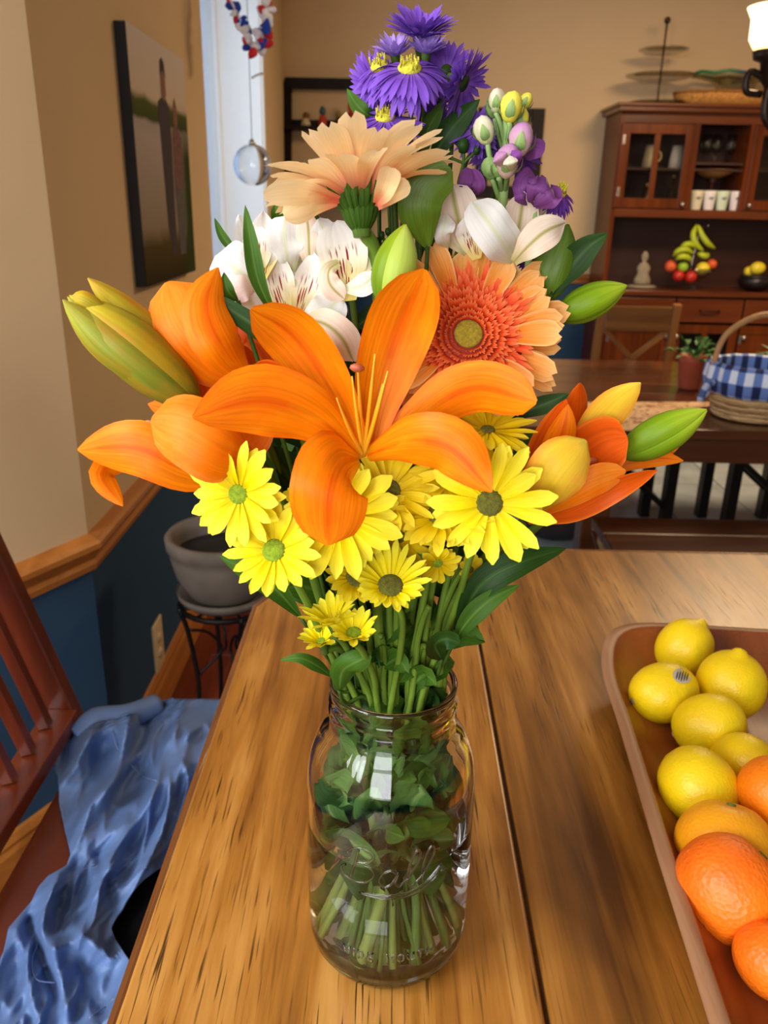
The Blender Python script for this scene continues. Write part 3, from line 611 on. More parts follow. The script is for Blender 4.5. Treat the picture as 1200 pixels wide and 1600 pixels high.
# plants behind the basket
leafg = plain('plant_leaf_green', C(60, 110, 46), .45, var=.35, scale=30)
def small_plant(q, potm, rp, label, nl, spread, ll, long=False):
    t = thing('potted_plant', label, 'plant', q)
    MB().lathe([(rp * .7, 0), (rp * .8, .01), (rp, .11), (rp * 1.08, .115), (rp * 1.08, .14), (rp * .98, .14), (rp * .9, .12), (0, .11)], q, 24).build('pot', potm, t)
    MB().lathe([(0, .118), (rp * .93, .116)], q, 24).build('soil', plain('soil', C(40, 26, 16), .95), t)
    rnd = random.Random(int(q[0] * 1000))
    for k in range(nl):
        a = rnd.uniform(0, 2 * PI); e = rnd.uniform(.2, 1.2) if not long else rnd.uniform(.6, 1.2); L = ll * rnd.uniform(.6, 1.2)
        d = V3((math.cos(a) * math.cos(e), math.sin(a) * math.cos(e), math.sin(e))); b0 = q + V3((0, 0, .12)) + d * (spread * rnd.uniform(0, 1) if not long else 0)
        s = d.cross(V3((0, 0, 1))).normalized() * (L * (.28 if not long else .08)); pts = [b0, b0 + d * L * .5 + V3((0, 0, .0)), b0 + d * L - V3((0, 0, L * .35))]
        v = [pts[0], pts[1] - s, pts[1] + s, pts[2], pts[1] + V3((0, 0, -.004))]
        mesh('leaf', v, [(0, 1, 4), (0, 4, 2), (1, 3, 4), (4, 3, 2)], leafg, t, smooth=False)
small_plant(V3((1.27, 3.40, .751)), plain('terracotta', C(150, 66, 40), .7), .055, 'bushy green herb in terracotta pot behind the gingham basket', 60, .09, .055)
small_plant(V3((1.56, 3.25, .751)), plain('blue_glaze', C(40, 70, 150), .3), .075, 'arching long leaf plant in blue pot at right behind basket', 10, 0, .26, True)
# ---- X back chair beyond the dining table
xb = wood('x_chair_wood', [(.3, C(84, 50, 20)), (.6, C(140, 92, 44))], axis=2, scale=12, rough=.4, pores=.1)
xc = thing('x_back_chair', 'brown X back dining chair between dining table and hutch', 'chair', (1.29, 4.35, 0))
for xa in (1.10, 1.485):
    MB().bar((xa, 4.42, 0), (xa + .0, 4.30, 1.0), .04, .035, (0, 1, 0), .004).build('post', xb, xc, smooth=False)
MB().box((1.12, 4.29, .86), (1.465, 4.325, .985), .004).build('top_rail', wood('x_chair_rail', [(.3, C(64, 38, 14)), (.6, C(104, 66, 28))], axis=0, scale=12), xc, smooth=False)
MB().bar((1.12, 4.35, .56), (1.465, 4.31, .87), .022, .03, (0, 1, 0)).build('cross_bar', xb, xc, smooth=False)
MB().bar((1.12, 4.31, .87), (1.465, 4.352, .56), .022, .03, (0, 1, 0)).build('cross_bar', xb, xc, smooth=False)
MB().box((1.12, 4.34, .53), (1.465, 4.37, .57), .003).build('lower_rail', xb, xc, smooth=False)
MB().box((1.08, 3.98, .43), (1.50, 4.38, .47), .008).build('seat', xb, xc, smooth=False)
for xa in (1.11, 1.47): MB().bar((xa, 4.02, 0), (xa, 4.02, .43), .035, .035).build('leg', xb, xc, smooth=False)
# ---- bench on the near side and two folding stools beyond
bw = wood('bench_wood', [(.3, C(36, 14, 4)), (.6, C(74, 34, 10))], axis=0, scale=12, rough=.3, pores=.1, coat=.2)
bn = thing('bench', 'dark brown wooden bench on near side of dining table', 'bench', (1.4, 2.5, 0))
for k in range(2): MB().box((.72, 2.33 + k * .155, .42), (2.3, 2.483 + k * .155, .455), .004).build('seat_board', bw, bn, smooth=False)
MB().box((.78, 2.34, .33), (2.25, 2.365, .42)).build('apron', bw, bn, smooth=False)
lw_ = plain('bench_leg_edge', C(140, 110, 80), .5)
for x in (.76, 2.2):
    MB().bar((x + .12, 2.36, 0), (x - .02, 2.36, .42), .05, .03, (0, 1, 0)).build('leg', bw, bn, smooth=False); MB().bar((x + .12, 2.6, 0), (x - .02, 2.6, .42), .05, .03, (0, 1, 0)).build('leg', bw, bn, smooth=False)
MB().bar((.735, 2.62, .425), (.84, 2.36, .16), .03, .02).build('brace', lw_, bn, smooth=False)
dkl = plain('dark_leg_wood', C(22, 14, 10), .4)
def strut_chair(x, y, label):
    t = thing('side_chair', label, 'chair', (x, y, 0))
    MB().box((x - .18, y - .18, .43), (x + .18, y + .18, .46), .006).build('seat', dkl, t, smooth=False)
    for a, b2 in ((-1, -1), (1, -1), (-1, 1), (1, 1)): MB().bar((x + a * .155, y + b2 * .155, 0), (x + a * .155, y + b2 * .155, .43), .06, .045).build('leg', dkl, t, smooth=False)
    for b2 in (-1, 1): MB().bar((x - .15, y + b2 * .155, .40), (x + .14, y + b2 * .155, .16), .025, .025).build('brace', dkl, t, smooth=False)
    MB().box((x - .17, y - .17, .38), (x + .17, y + .17, .43)).build('seat_frame', dkl, t, smooth=False)
strut_chair(1.16, 3.72, 'black legged stool with diagonal brace under the dining table, nearer left')
strut_chair(1.76, 3.72, 'black legged stool with diagonal brace under the table at right edge')
# a dark bag on the tiles left of the bench
p = PZ(880, 830, .12); bag = MB().blob((p.x + .02, p.y + .2, .10), .13, (1.3, .8, .75), 3, None, .15, 6).build('bag', plain('dark_bag_cloth', C(46, 40, 42), .8, var=.2), None, loc=(p.x, p.y + .2, 0)); tag(bag, 'dark soft bag lying on the pale tiles beside the bench', 'bag')
# ================================================================ THE TABLE AND ITS THINGS
TT = .915
honey = lambda nm, ph=0: wood(nm, [(.34, C(84, 46, 12)), (.43, C(132, 80, 26)), (.52, C(170, 112, 42)), (.64, C(206, 150, 76))], axis=1, scale=30, stretch=.05, rough=.34, pores=.95, big=9.0, coat=.04, bumpk=.12)
h1 = honey('honey_table_wood')
edgew = wood('table_edge_wood', [(.3, C(84, 46, 18)), (.6, C(140, 84, 40)), (.75, C(176, 118, 66))], axis=1, scale=20, rough=.25, pores=.4, coat=.4)
tb = thing('counter_table', 'honey brown wooden counter height table with clipped corners under the jar', 'table', (.3, .5, 0))
def slab(name, poly, z0, z1, mat, parent, bev=.006):
    n = len(poly); v = [V3((x, y, z0)) for x, y in poly] + [V3((x, y, z1)) for x, y in poly]
    o = mesh(name, v, [tuple(range(n))[::-1], tuple(range(n, 2 * n))] + [(i, (i + 1) % n, n + (i + 1) % n, n + i) for i in range(n)], mat, parent, smooth=False)
    return bevel_flat(o, bev, 3)
XL = -.188; YF = 1.275
slab('tabletop_board', [(XL + .004, -.1), (.1155, -.1), (.1295, .98), (.1300, 1.262), (.045, 1.250), (-.02, 1.222), (-.164, 1.070), (-.180, 1.035)], TT - .028, TT, h1, tb, .0035)
slab('tabletop_board', [(.1195, -.1), (.95, -.1), (.95, 1.262), (.1335, 1.262), (.1330, .98)], TT - .028, TT, wood('honey_table_wood_b', [(.34, C(88, 50, 15)), (.43, C(124, 77, 25)), (.52, C(156, 101, 38)), (.64, C(192, 137, 63))], axis=1, scale=30, stretch=.05, rough=.32, pores=.95, big=9.0, coat=.04, bumpk=.12), tb, .0025)
def edge_strip(pts, name='edge_moulding'):
    prof = [(0, -.03), (.006, -.028), (.008, -.018), (.007, -.008), (.003, -.001), (.0, .0005), (-.004, .0005), (-.004, -.03)]
    o = sweep(name, [(x, y) for x, y in pts], TT, prof, edgew); del o['kind']; o.parent = tb; o.location = -tb.location; return o
edge_strip([(.95, 1.262), (.1300, 1.262), (.045, 1.250), (-.02, 1.222), (-.164, 1.070), (-.180, 1.035), (XL + .004, -.1)][::-1])
m = MB().box((-.15, -.05, .80), (-.13, 1.0, TT - .028)).box((-.13, 1.14, .80), (.9, 1.16, TT - .028)).box((.9, -.05, .80), (.92, 1.16, TT - .028)); m.build('apron', edgew, tb, smooth=False)
for x, y in ((.01, .0), (.01, 1.08), (.86, .0), (.86, 1.1)): MB().box((x - .035, y - .035, 0), (x + .035, y + .035, TT - .028), .005).build('leg', edgew, tb, smooth=False)
# ---- dough bowl
tw = wood('dough_bowl_wood', [(.3, C(96, 44, 18)), (.5, C(142, 72, 30)), (.7, C(168, 98, 48))], axis=1, scale=13, rough=.34, pores=.25, coat=.15)
tl = wood('dough_bowl_rim', [(.3, C(138, 92, 62)), (.7, C(178, 134, 98))], axis=1, scale=16, rough=.5, pores=.2)
ZR = .972
ang = math.radians(-4.5)
tc_ = V3((.437, .50, TT)); HW, HL = .213, .400
def rr_pt(hw, hl, rad, a, k=None):
    """superellipse outline point"""
    e = .30; c, s = math.cos(a), math.sin(a)
    x = math.copysign(abs(c) ** e, c) * hw; y = math.copysign(abs(s) ** e, s) * hl
    return x, y
def tray_xyz(x, y, z): return V3((tc_.x + x * math.cos(ang) - y * math.sin(ang), tc_.y + x * math.sin(ang) + y * math.cos(ang), z))
tray = thing('dough_bowl', 'long carved wooden dough bowl of lemons and oranges at right', 'bowl', tray_xyz(0, 0, TT))
prof = [(-.075, TT + .0005), (-.06, TT + .001), (-.012, TT + .04), (0, ZR - .003), (-.001, ZR), (-.012, ZR + .001), (-.014, ZR - .002), (-.018, ZR - .010), (-.040, TT + .028), (-.075, TT + .014), (-.15, TT + .012)]
NA = 120; v = []; f = []
for i, (o_, z) in enumerate(prof):
    for j in range(NA):
        a = 2 * PI * j / NA; x, y = rr_pt(HW + o_, HL + o_, 0, a)
        wob = .0022 * noise.noise(V3((x * 9, y * 9, 3))); v.append(tray_xyz(x + wob * 1.5, y + wob, z + wob * (1 if z > TT + .03 else 0)))
for i in range(len(prof) - 1):
    for j in range(NA): k = (j + 1) % NA; f.append((i * NA + j, i * NA + k, (i + 1) * NA + k, (i + 1) * NA + j))
f.append(tuple(range(NA))[::-1]); f.append(tuple(range((len(prof) - 1) * NA, len(prof) * NA)))
o = mesh('bowl_body', v, f, tw, tray); o.data.materials.append(tl)
for p in o.data.polygons:
    if len(p.vertices) == 4 and p.vertices[0] // NA in (3, 4): p.material_index = 1
# ---- citrus
def citrus_mat(name, a, b_, rough=.38, pit=.35, sc=900, green=None):
    t = NT(name); co = t.coord('Object'); n1 = t.noise(co, 16, 3)
    col = t.ramp(n1, [(.3, a), (.7, b_)])
    if green: col = t.mixc(t.ramp(t.noise(co, 22, 3, .6), [(.52, (0, 0, 0)), (.75, (1, 1, 1))]), col, green)
    t.set(Base_Color=col, Roughness=rough); t.b.inputs['Subsurface Weight'].default_value = .12; t.b.inputs['Subsurface Radius'].default_value = (.01, .006, .002); t.b.inputs['Subsurface Scale'].default_value = .3
    vo = t.n('ShaderNodeTexVoronoi'); vo.inputs['Scale'].default_value = sc * .45; t.l(co, vo.inputs['Vector'])
    n2 = t.math('ADD', t.math('MULTIPLY', t.noise(co, 90, 3), .8), t.math('MULTIPLY', vo.outputs['Distance'], .6)); t.bump(n2, pit, .0012); return t.m
lemm = citrus_mat('lemon_skin', C(244, 204, 4), C(252, 222, 22), pit=.4, green=C(222, 202, 24))
oram = citrus_mat('orange_skin', C(240, 116, 2), C(250, 146, 14), .44, .6, 700)
manm = citrus_mat('mandarin_skin', C(236, 98, 4), C(248, 126, 18), .46, .8, 600)
grpm = citrus_mat('pale_orange_skin', C(242, 156, 10), C(250, 180, 30), .4, .4, 800)
nubm = plain('citrus_stem_scar', C(150, 140, 90), .7); nubg = plain('citrus_stem_green', C(110, 130, 60), .7)
def lemon(label, c, r, L, axis, nub=1.0, star=None):
    axis = V3(axis).normalized(); t = thing('lemon', label, 'lemon', c, 'lemons in the dough bowl')
    pr = []; n = 22
    for i in range(n + 1):
        a = PI * i / n; h = -math.cos(a); rr = math.sin(a) ** .92 * r
        pr.append((max(0, rr), h * L))
    pr[-1] = (0, L + .006 * nub); pr[-2] = (r * .17, L * .992 + .004 * nub); pr[-3] = (r * .27, L * .958 + .001)
    pr[0] = (0, -L * .995); pr[1] = (r * .12, -L * .992)
    MB().lathe(pr, c, 36, axis, fn=lambda a, k: 1 + .015 * noise.noise(V3((math.cos(a) * 2, math.sin(a) * 2, k * 5)) + V3(c) * 10)).build('fruit_skin', lemm, t)
    sd = axis * (-L * .993); MB().lathe([(.0034, 0), (.0036, .0008), (.001, .0016), (0, .0012)], V3(c) + sd, 10, -axis).build('stem_scar', nubg if star else nubm, t)
    return t
def orange(name, label, c, r, mat, axis=(0, .2, 1), flat=.92, fold=0, grp='oranges in the dough bowl'):
    axis = V3(axis).normalized(); t = thing(name, label, 'orange', c, grp); pr = []
    n = 26
    for i in range(n + 1):
        a = PI * i / n; h = -math.cos(a) * r * flat; rr = math.sin(a) * r
        if i > n - 4: h -= (.0022 if i == n - 3 + 0 else .003) * (i - (n - 4)) / 3
        pr.append((max(0, rr), h))
    MB().lathe(pr, c, 48, axis, fn=lambda a, k: 1 + .02 * noise.noise(V3((math.cos(a) * 1.5, math.sin(a) * 1.5, k * 3)) + V3(c) * 13) + fold * (.018 * math.cos(a * 7)) * max(0, (k - .62)) ).build('fruit_skin', mat, t)
    MB().lathe([(.004, 0), (.0036, .0016), (.001, .002), (0, .0016)], V3(c) + axis * (r * flat - .0036), 10, axis).build('stem_scar', nubg, t)
    return t
def onray(px, py, z): return PZ(px, py, z)
FZ = TT + .014
L1 = lemon('lemon farthest back in the dough bowl with a nub pointing up right', onray(1069, 1012, FZ + .033), .0325, .036, (.55, .25, .8))
L3 = lemon('large upright lemon at the far right with its nub on top', onray(1142, 1070, FZ + .038), .0370, .038, (.12, .1, 1))
L2 = lemon('lemon lying on its side with a small oval sticker, far left', onray(1037, 1082, FZ + .0325), .0325, .0385, (1, .32, .12), .2)
L4 = lemon('lemon just below the stickered one, in the middle of the row', onray(1107, 1133, FZ + .033), .0318, .0365, (.85, -.2, .5), .1)
L5 = lemon('small lemon with a green stem scar partly behind the orange', onray(1160, 1190, FZ + .030), .0275, .033, (-.3, .9, -.5), .2, True)
L6 = lemon('greenish yellow lemon nearest the left wall of the bowl', onray(1091, 1230, FZ + .035), .0345, .037, (-.5, .5, .6), .05)
orange('orange', 'pale yellow orange half hidden behind the big mandarin', onray(1133, 1322, FZ + .034), .0400, grpm, (.2, .5, 1))
orange('mandarin', 'big rough skinned orange mandarin, largest fruit in the bowl', onray(1139, 1388, FZ + .037), .0415, manm, (.75, .25, .75), .95, 1)
orange('orange', 'orange fruit cut by the right edge, resting on the lemons', onray(1216, 1240, FZ + .050), .0345, oram, (.4, .3, .9))
orange('mandarin', 'shiny orange mandarin at the bottom right below the big one', onray(1212, 1502, FZ + .030), .0290, manm, (.3, .3, 1), .88)
orange('orange', 'small orange seen only as a sliver between lemon and pale orange', onray(1150, 1252, FZ + .022), .0190, oram)
# the sticker: an oval label with dark print on the side of the lemon
c2 = V3(L2.location); nrm = (CAM - c2).normalized(); tgt = P(1067, 1054, c2.y); 
d0 = (tgt - CAM).normalized(); oc = CAM - c2
ax = V3((1, .32, .12)).normalized()
def hit(px, py):
    d = ray(px, py).normalized(); best = None
    A = lambda v_: V3(v_) / .0325 + ax * (V3(v_).dot(ax)) * (1 / .0385 - 1 / .0325)
    o_ = A(CAM - c2); dd = A(d); a = dd.dot(dd); b1 = 2 * o_.dot(dd); c1 = o_.dot(o_) - 1; D_ = b1 * b1 - 4 * a * c1
    if D_ < 0: return None
    return CAM + d * ((-b1 - math.sqrt(D_)) / (2 * a)) - d * .0009
stk = thing('fruit_sticker', 'small oval printed sticker on the side of the far left lemon', 'sticker', hit(1066, 1055))
def patch(name, cx_, cy_, rx_, ry_, rotd, mat, lift=0.0):
    v = [hit(cx_, cy_)]; n = 20
    for k in range(n):
        a = 2 * PI * k / n; x = math.cos(a) * rx_; y = math.sin(a) * ry_; r_ = math.radians(rotd)
        v.append(hit(cx_ + x * math.cos(r_) - y * math.sin(r_), cy_ + x * math.sin(r_) + y * math.cos(r_)))
    v = [q + (CAM - q).normalized() * lift for q in v]
    mesh(name, v, [(0, i + 1, (i + 1) % n + 1) for i in range(n)], mat, stk)
patch('label_paper', 1066, 1056, 15, 12, 14, plain('sticker_paper', C(196, 184, 168), .5))
for k in range(5): patch('label_print', 1058 + k * 4, 1055 + k * .7, 1.1, 9 - abs(k - 2) * 1.3, 14, plain('sticker_ink', C(58, 50, 48), .5), .0004)
# ---- the jar
JX, JY = .009, .487; J = V3((JX, JY, TT))
jglass = glass('jar_glass', 1.46, (.975, .99, .98, 1)); water = glass('jar_water', 1.333, (.985, .995, .985, 1))
oprof = [(0, .0045), (.030, .0040), (.040, .0005), (.048, .0), (.0545, .004), (.0590, .012), (.0608, .024), (.0612, .04), (.0612, .145), (.0606, .158), (.0585, .171), (.0545, .183), (.0495, .192), (.0455, .197), (.0440, .201), (.0436, .206), (.0436, .2075),
         (.0452, .2095), (.0436, .2115), (.0436, .2165), (.0452, .2185), (.0436, .2205), (.0436, .226), (.0446, .229), (.0442, .2315), (.0425, .2325)]
iprof = [(.0410, .2315), (.0402, .229), (.0400, .205), (.0412, .199), (.0460, .191), (.0515, .181), (.0555, .169), (.0577, .157), (.0582, .145), (.0582, .04), (.0576, .025), (.0555, .014), (.050, .0085), (.030, .0085), (0, .0090)]
jar = thing('mason_jar', 'clear glass wide mouth canning jar holding the bouquet', 'jar', J)
MB().lathe(oprof + iprof, J, 96).build('jar_body', jglass, jar)
WZ = .118
wp = [(r, h) for r, h in iprof[::-1] if h < WZ]
wp = [(r + .0006 if r > .02 else r, h - .0006) for r, h in wp] + [(.0588, WZ + .0012), (.0566, WZ), (.03, WZ - .0002), (0, WZ - .0002)]
wt = MB().lathe(wp, J, 96).build('water', water, jar)
# embossed lettering: glass ridges lying on the outside of the jar
def on_jar(s, h, R=.0612):
    """s: metres round the jar from its front (positive to the right), h: height"""
    a = -PI / 2 + s / R; return J + V3((math.cos(a) * R, math.sin(a) * R, h))
def script(strokes, s0, h0, k, r, name, shear=0.0):
    m = MB()
    for st in strokes: m.tube([on_jar(s0 + (x + y * shear) * k, h0 + y * k) for x, y in st], r, 6, 5)
    return m.build(name, jglass, jar)
S_B = [[(.25, 2.1), (.75, 2.75), (1.5, 2.9), (2.1, 2.45), (1.75, 1.85), (1.0, 1.6), (1.9, 1.5), (2.3, .95), (1.95, .25), (1.1, 0), (.3, .25), (.0, .8), (.3, 1.15)], [(1.05, 2.75), (.95, 1.6), (.75, .2)]]
S_a = [[(3.75, 1.15), (3.3, 1.4), (2.8, 1.0), (2.7, .4), (3.1, .0), (3.6, .35), (3.85, 1.25), (3.75, .35), (4.1, .05)]]
S_l = [[(4.1, .05), (4.8, 1.2), (5.15, 2.4), (4.9, 2.9), (4.6, 2.3), (4.5, .8), (4.75, .05), (5.1, .1)], [(5.1, .1), (5.8, 1.2), (6.15, 2.4), (5.9, 2.9), (5.6, 2.3), (5.5, .8), (5.75, .05), (6.2, .3), (6.9, 1.1)]]
S_u = [[(6.9, 1.1), (6.5, .0), (5.2, -.75), (3.2, -.95), (1.6, -.8), (3.2, -.72), (5.0, -.45), (6.3, .35), (6.9, 1.1)]]
script(S_B + S_a + S_l + S_u, -.036, .107, .0104, .0009, 'embossed_script', .12)
script([[(0, 0), (.5, .1), (.8, .5), (.7, 1), (.2, 1.1), (-.15, .7), (0, .1)], [(.2, .3), (.2, .85), (.45, .8), (.45, .6), (.22, .55), (.5, .3)]], .0385, .108, .0045, .0005, 'embossed_mark')
W_ = {'W': [[(0, 1), (.3, 0), (.5, .8), (.7, 0), (1, 1)]], 'I': [[(.2, 0), (.2, 1)]], 'D': [[(.1, 0), (.1, 1), (.6, .9), (.8, .5), (.6, .1), (.1, 0)]], 'E': [[(.8, 0), (.1, 0), (.1, 1), (.8, 1)], [(.1, .5), (.65, .5)]],
      'M': [[(.05, 0), (.1, 1), (.5, .3), (.9, 1), (.95, 0)]], 'O': [[(.5, 0), (.1, .25), (.1, .75), (.5, 1), (.9, .75), (.9, .25), (.5, 0)]], 'U': [[(.1, 1), (.1, .25), (.5, 0), (.9, .25), (.9, 1)]],
      'T': [[(0, 1), (1, 1)], [(.5, 1), (.5, 0)]], 'H': [[(.1, 0), (.1, 1)], [(.9, 0), (.9, 1)], [(.1, .5), (.9, .5)]]}
x = 0; m = MB(); SP = .0066
for ch_ in 'WIDE MOUTH':
    if ch_ == ' ': x += .9; continue
    for st in W_[ch_]: m.tube([on_jar(-.033 + (x + a * .8) * SP, .0385 + b_ * .0072, .0613) for a, b_ in st], .0008, 6, 1)
    x += (.6 if ch_ == 'I' else 1.12)
m.build('embossed_lettering', jglass, jar)
# ---- chair at the left and the jacket on its seat
crw = wood('chair_red_wood', [(.3, C(60, 18, 5)), (.5, C(104, 38, 12)), (.7, C(134, 60, 22))], axis=2, scale=14, rough=.3, pores=.15, coat=.25)
cry = wood('chair_red_wood_y', [(.3, C(72, 24, 10)), (.5, C(110, 44, 20)), (.7, C(134, 62, 32))], axis=1, scale=14, rough=.34, pores=.15, coat=.1)
chr_ = thing('counter_chair', 'reddish brown wooden slat back chair at left under the blue jacket', 'chair', (-.33, .95, 0))
def cp(Y, t):                                    # a point on the leaning plane of the chair back; t = 0 seat level, 1 = .33 m up
    return V3((-.515 - .095 * t, Y, .585 + .335 * t))
for Y in (1.165, .70):
    MB().bar(V3((-.49, Y, 0)), cp(Y, 0), .04, .035, (0, 1, 0), .004).bar(cp(Y, -.02), cp(Y, 1.9), .042, .03, (0, 1, 0), .004).build('post', crw, chr_, smooth=False)
MB().bar(cp(1.15, .17), cp(.71, .17), .052, .028, (0, 0, 1), .002).build('lower_rail', cry, chr_, smooth=False)
MB().bar(cp(1.15, 1.8), cp(.71, 1.8), .09, .028, (0, 0, 1), .006).build('top_rail', cry, chr_, smooth=False)
for k in range(6):
    Y = 1.098 - k * .066; MB().bar(cp(Y, .22), cp(Y, 1.7), .020, .018, (0, 1, 0), .002).build('slat', crw, chr_, smooth=False)
MB().box((-.495, .66, .575), (-.06, 1.17, .602), .007).build('seat', cry, chr_, smooth=False)
MB().box((-.47, .74, .52), (-.08, .765, .575)).box((-.47, 1.12, .52), (-.08, 1.145, .575)).box((-.47, .75, .52), (-.445, 1.14, .575)).build('seat_frame', cry, chr_, smooth=False)
for x, Y in ((-.10, .75), (-.10, 1.14)): MB().box((x - .02, Y - .02, 0), (x + .02, Y + .02, .575), .004).build('leg', crw, chr_, smooth=False)
for Y in (.75, 1.14): MB().box((-.47, Y - .01, .22), (-.1, Y + .01, .25)).build('stretcher', cry, chr_, smooth=False)
jm = NT('blue_jacket_cloth'); co = jm.coord('Object'); n1 = jm.noise(co, 7, 3); 
jm.set(Base_Color=jm.ramp(n1, [(.3, C(80, 106, 154)), (.7, C(102, 130, 180))]), Roughness=.55); jm.b.inputs['Sheen Weight'].default_value = .0
jm.bump(jm.noise(jm.coord('Object'), 60, 4), .12, .002)
LB = [(1092, 268), (1106, 225), (1122, 145), (1140, 88), (1158, 75), (1180, 78), (1210, 90), (1250, 93), (1290, 100), (1335, 110), (1352, 104), (1368, 75), (1385, 60), (1410, 48), (1450, 13), (1475, 8), (1500, 2), (1540, -12), (1600, -22), (1700, -35)]
RB = [(1092, 350), (1200, 345), (1300, 315), (1335, 282), (1352, 256), (1375, 225), (1400, 202), (1430, 184), (1450, 174), (1470, 182), (1500, 202), (1540, 230), (1600, 240), (1700, 230)]
jk = thing('jacket', 'blue rain jacket thrown over the seat of the left chair', 'jacket', (-.33, .95, .602))
def foldz(px, py):
    a = V3(((px + py * .55) / 70, (py * .75 - px) / 190, 1.7)); b2 = V3(((px * 1.0 + py * .45) / 34, (py - px) / 120, 5))
    r1 = 1.5 * max(0, 1 - abs(noise.noise(a)) * 2.0) ** 1.7 - .3; r2 = 1.5 * max(0, 1 - abs(noise.noise(b2)) * 2.2) ** 1.7 - .3
    r3 = 1 - abs(noise.noise(V3(((px * .9 + py * .9) / 16, (py - px) / 90, 9)))) * 2
    z = .024 * r1 + .011 * r2 + .0035 * r3 - .008
    def ridge(x0, y0, x1, y1, w_, h):
        d = V3((x1 - x0, y1 - y0, 0)); L = d.length; d /= L; q = V3((px - x0, py - y0, 0)); s = q.dot(d); o_ = q.x * d.y - q.y * d.x
        k = max(0, min(1, min(s + 20, L - s + 20) / 40)); return h * k * math.exp(-(o_ / w_) ** 2)
    z += ridge(90, 1165, 205, 1130, 16, .022) + ridge(215, 1105, 130, 1330, 12, .014) + ridge(330, 1170, 110, 1345, 16, .018) + ridge(200, 1340, 60, 1400, 12, .012)
    z += ridge(240, 1330, 190, 1600, 22, .014) + ridge(62, 1385, 110, 1600, 12, .016) + ridge(30, 1460, 60, 1600, 9, .014) + ridge(170, 1500, 110, 1440, 12, .012)
    z -= ridge(100, 1200, 108, 1150, 8, .02) + ridge(45, 1440, 90, 1560, 9, .026) + ridge(125, 1500, 165, 1600, 12, .02) + ridge(205, 1290, 250, 1180, 10, .012) + ridge(190, 1440, 150, 1330, 9, .008)
    return z
v = []; uv = []; f = []; NR, NC = 150, 90
zb_ = lambda py: .626 + (.0 if py < 1640 else -.0005 * (py - 1640))
for i in range(NR + 1):
    py = 1092 + (1700 - 1092) * i / NR; xl = lerp_list([(a, b2) for a, b2 in LB], py); xr = lerp_list([(a, b2) for a, b2 in RB], py)
    for j in range(NC + 1):
        s = j / NC; px = xl + (xr - xl) * s
        z = zb_(py) + foldz(px, py) * min(1, .25 + 5 * s) * min(1, .4 + 4 * (1 - s))
        if py < 1640: z = max(z, .606)
        edge = min(s, 1 - s, i / NR) ; 
        if edge < .03: z -= (.03 - edge) / .03 * .016 if py > 1640 else 0
        z = max(z, .604) if py < 1640 else z
        v.append(PZ(px, py, z)); uv.append((s, i / NR))
for i in range(NR):
    for j in range(NC): a = i * (NC + 1) + j; f.append((a, a + NC + 1, a + NC + 2, a + 1))
o = mesh('jacket_body', v, f, jm.m, jk, uv); sd = o.modifiers.new('solid', 'SOLIDIFY'); sd.thickness = .003; sd.offset = -1
def seam(pts, name='seam'):
    q = []
    for px, py in pts: q.append(PZ(px, py, zb_(py) + foldz(px, py) + .0015))
    MB().tube(q, .0009, 5, 4).build(name, plain('seam_thread', C(110, 130, 176), .6), jk)
seam([(175, 1142), (184, 1170), (205, 1195), (222, 1212), (245, 1220)])
seam([(60, 1475), (50, 1500), (56, 1530), (88, 1536)])
seam([(140, 1590), (165, 1572), (178, 1560)])
ln = [PZ(a, b_, .6035) for a, b_ in ((300, 1325), (235, 1350), (190, 1390), (165, 1450), (195, 1510), (240, 1560), (330, 1500), (360, 1350))]  # flat black patch added in the gap as painted shade under the table
mesh('shadow_patch', ln + [q + V3((0, 0, .003)) for q in ln], [tuple(range(8))[::-1], tuple(range(8, 16))] + [(i, (i + 1) % 8, 8 + (i + 1) % 8, 8 + i) for i in range(8)], plain('painted_shadow_black', C(10, 12, 18), .8, spec=.1), jk, smooth=False)['label'] = 'black patch standing for under-table shade between the folds'
# second sleeve lying beneath, peeping out along the far side and the lower left
sl = MB(); sl.tube([PZ(118, 1150, .625), PZ(150, 1128, .635), PZ(200, 1120, .635), PZ(245, 1100, .63)], [.016, .024, .022, .018], 12, 6).build('sleeve', jm.m, jk)
# ---- pot on an iron stand by the left wall
potc = V3((-.398, 1.86, 0)); ZP = .695
clay = plain('grey_clay', C(104, 94, 84), .75, var=.18, scale=14, bump=.25)
st = thing('plant_stand', 'black wrought iron plant stand between left wall and table', 'stand', potc)
iron = plain('black_iron', C(14, 13, 12), .5, .5)
MB().tube([potc + V3((.115 * math.cos(a), .115 * math.sin(a), .50)) for a in [k * PI / 12 for k in range(25)]], .007, 6, 1).tube([potc + V3((.06 * math.cos(a), .06 * math.sin(a), .50)) for a in [k * PI / 12 for k in range(25)]], .005, 6, 1).build('ring', iron, st)
for k in range(12):
    a = k * PI / 6; d = V3((math.cos(a), math.sin(a), 0)); MB().tube([potc + d * .03 + V3((0, 0, .50)), potc + d * .115 + V3((0, 0, .50))], .004, 5, 1).build('grille_bar', iron, st)
for k in range(4):
    a = k * PI / 2 + .5; d = V3((math.cos(a), math.sin(a), 0)); MB().tube([potc + d * .12 + V3((0, 0, .505)), potc + d * .10 + V3((0, 0, .42)), potc + d * .085 + V3((0, 0, .25)), potc + d * .12 + V3((0, 0, .08)), potc + d * .15 + V3((0, 0, .0))], .0065, 6, 5).build('leg', iron, st)
    MB().tube([potc + d * .09 + V3((0, 0, .3)), potc + d * .02 + V3((0, 0, .36)), potc + d * .05 + V3((0, 0, .42)), potc + d * .1 + V3((0, 0, .44))], .004, 5, 5).build('scroll', iron, st)
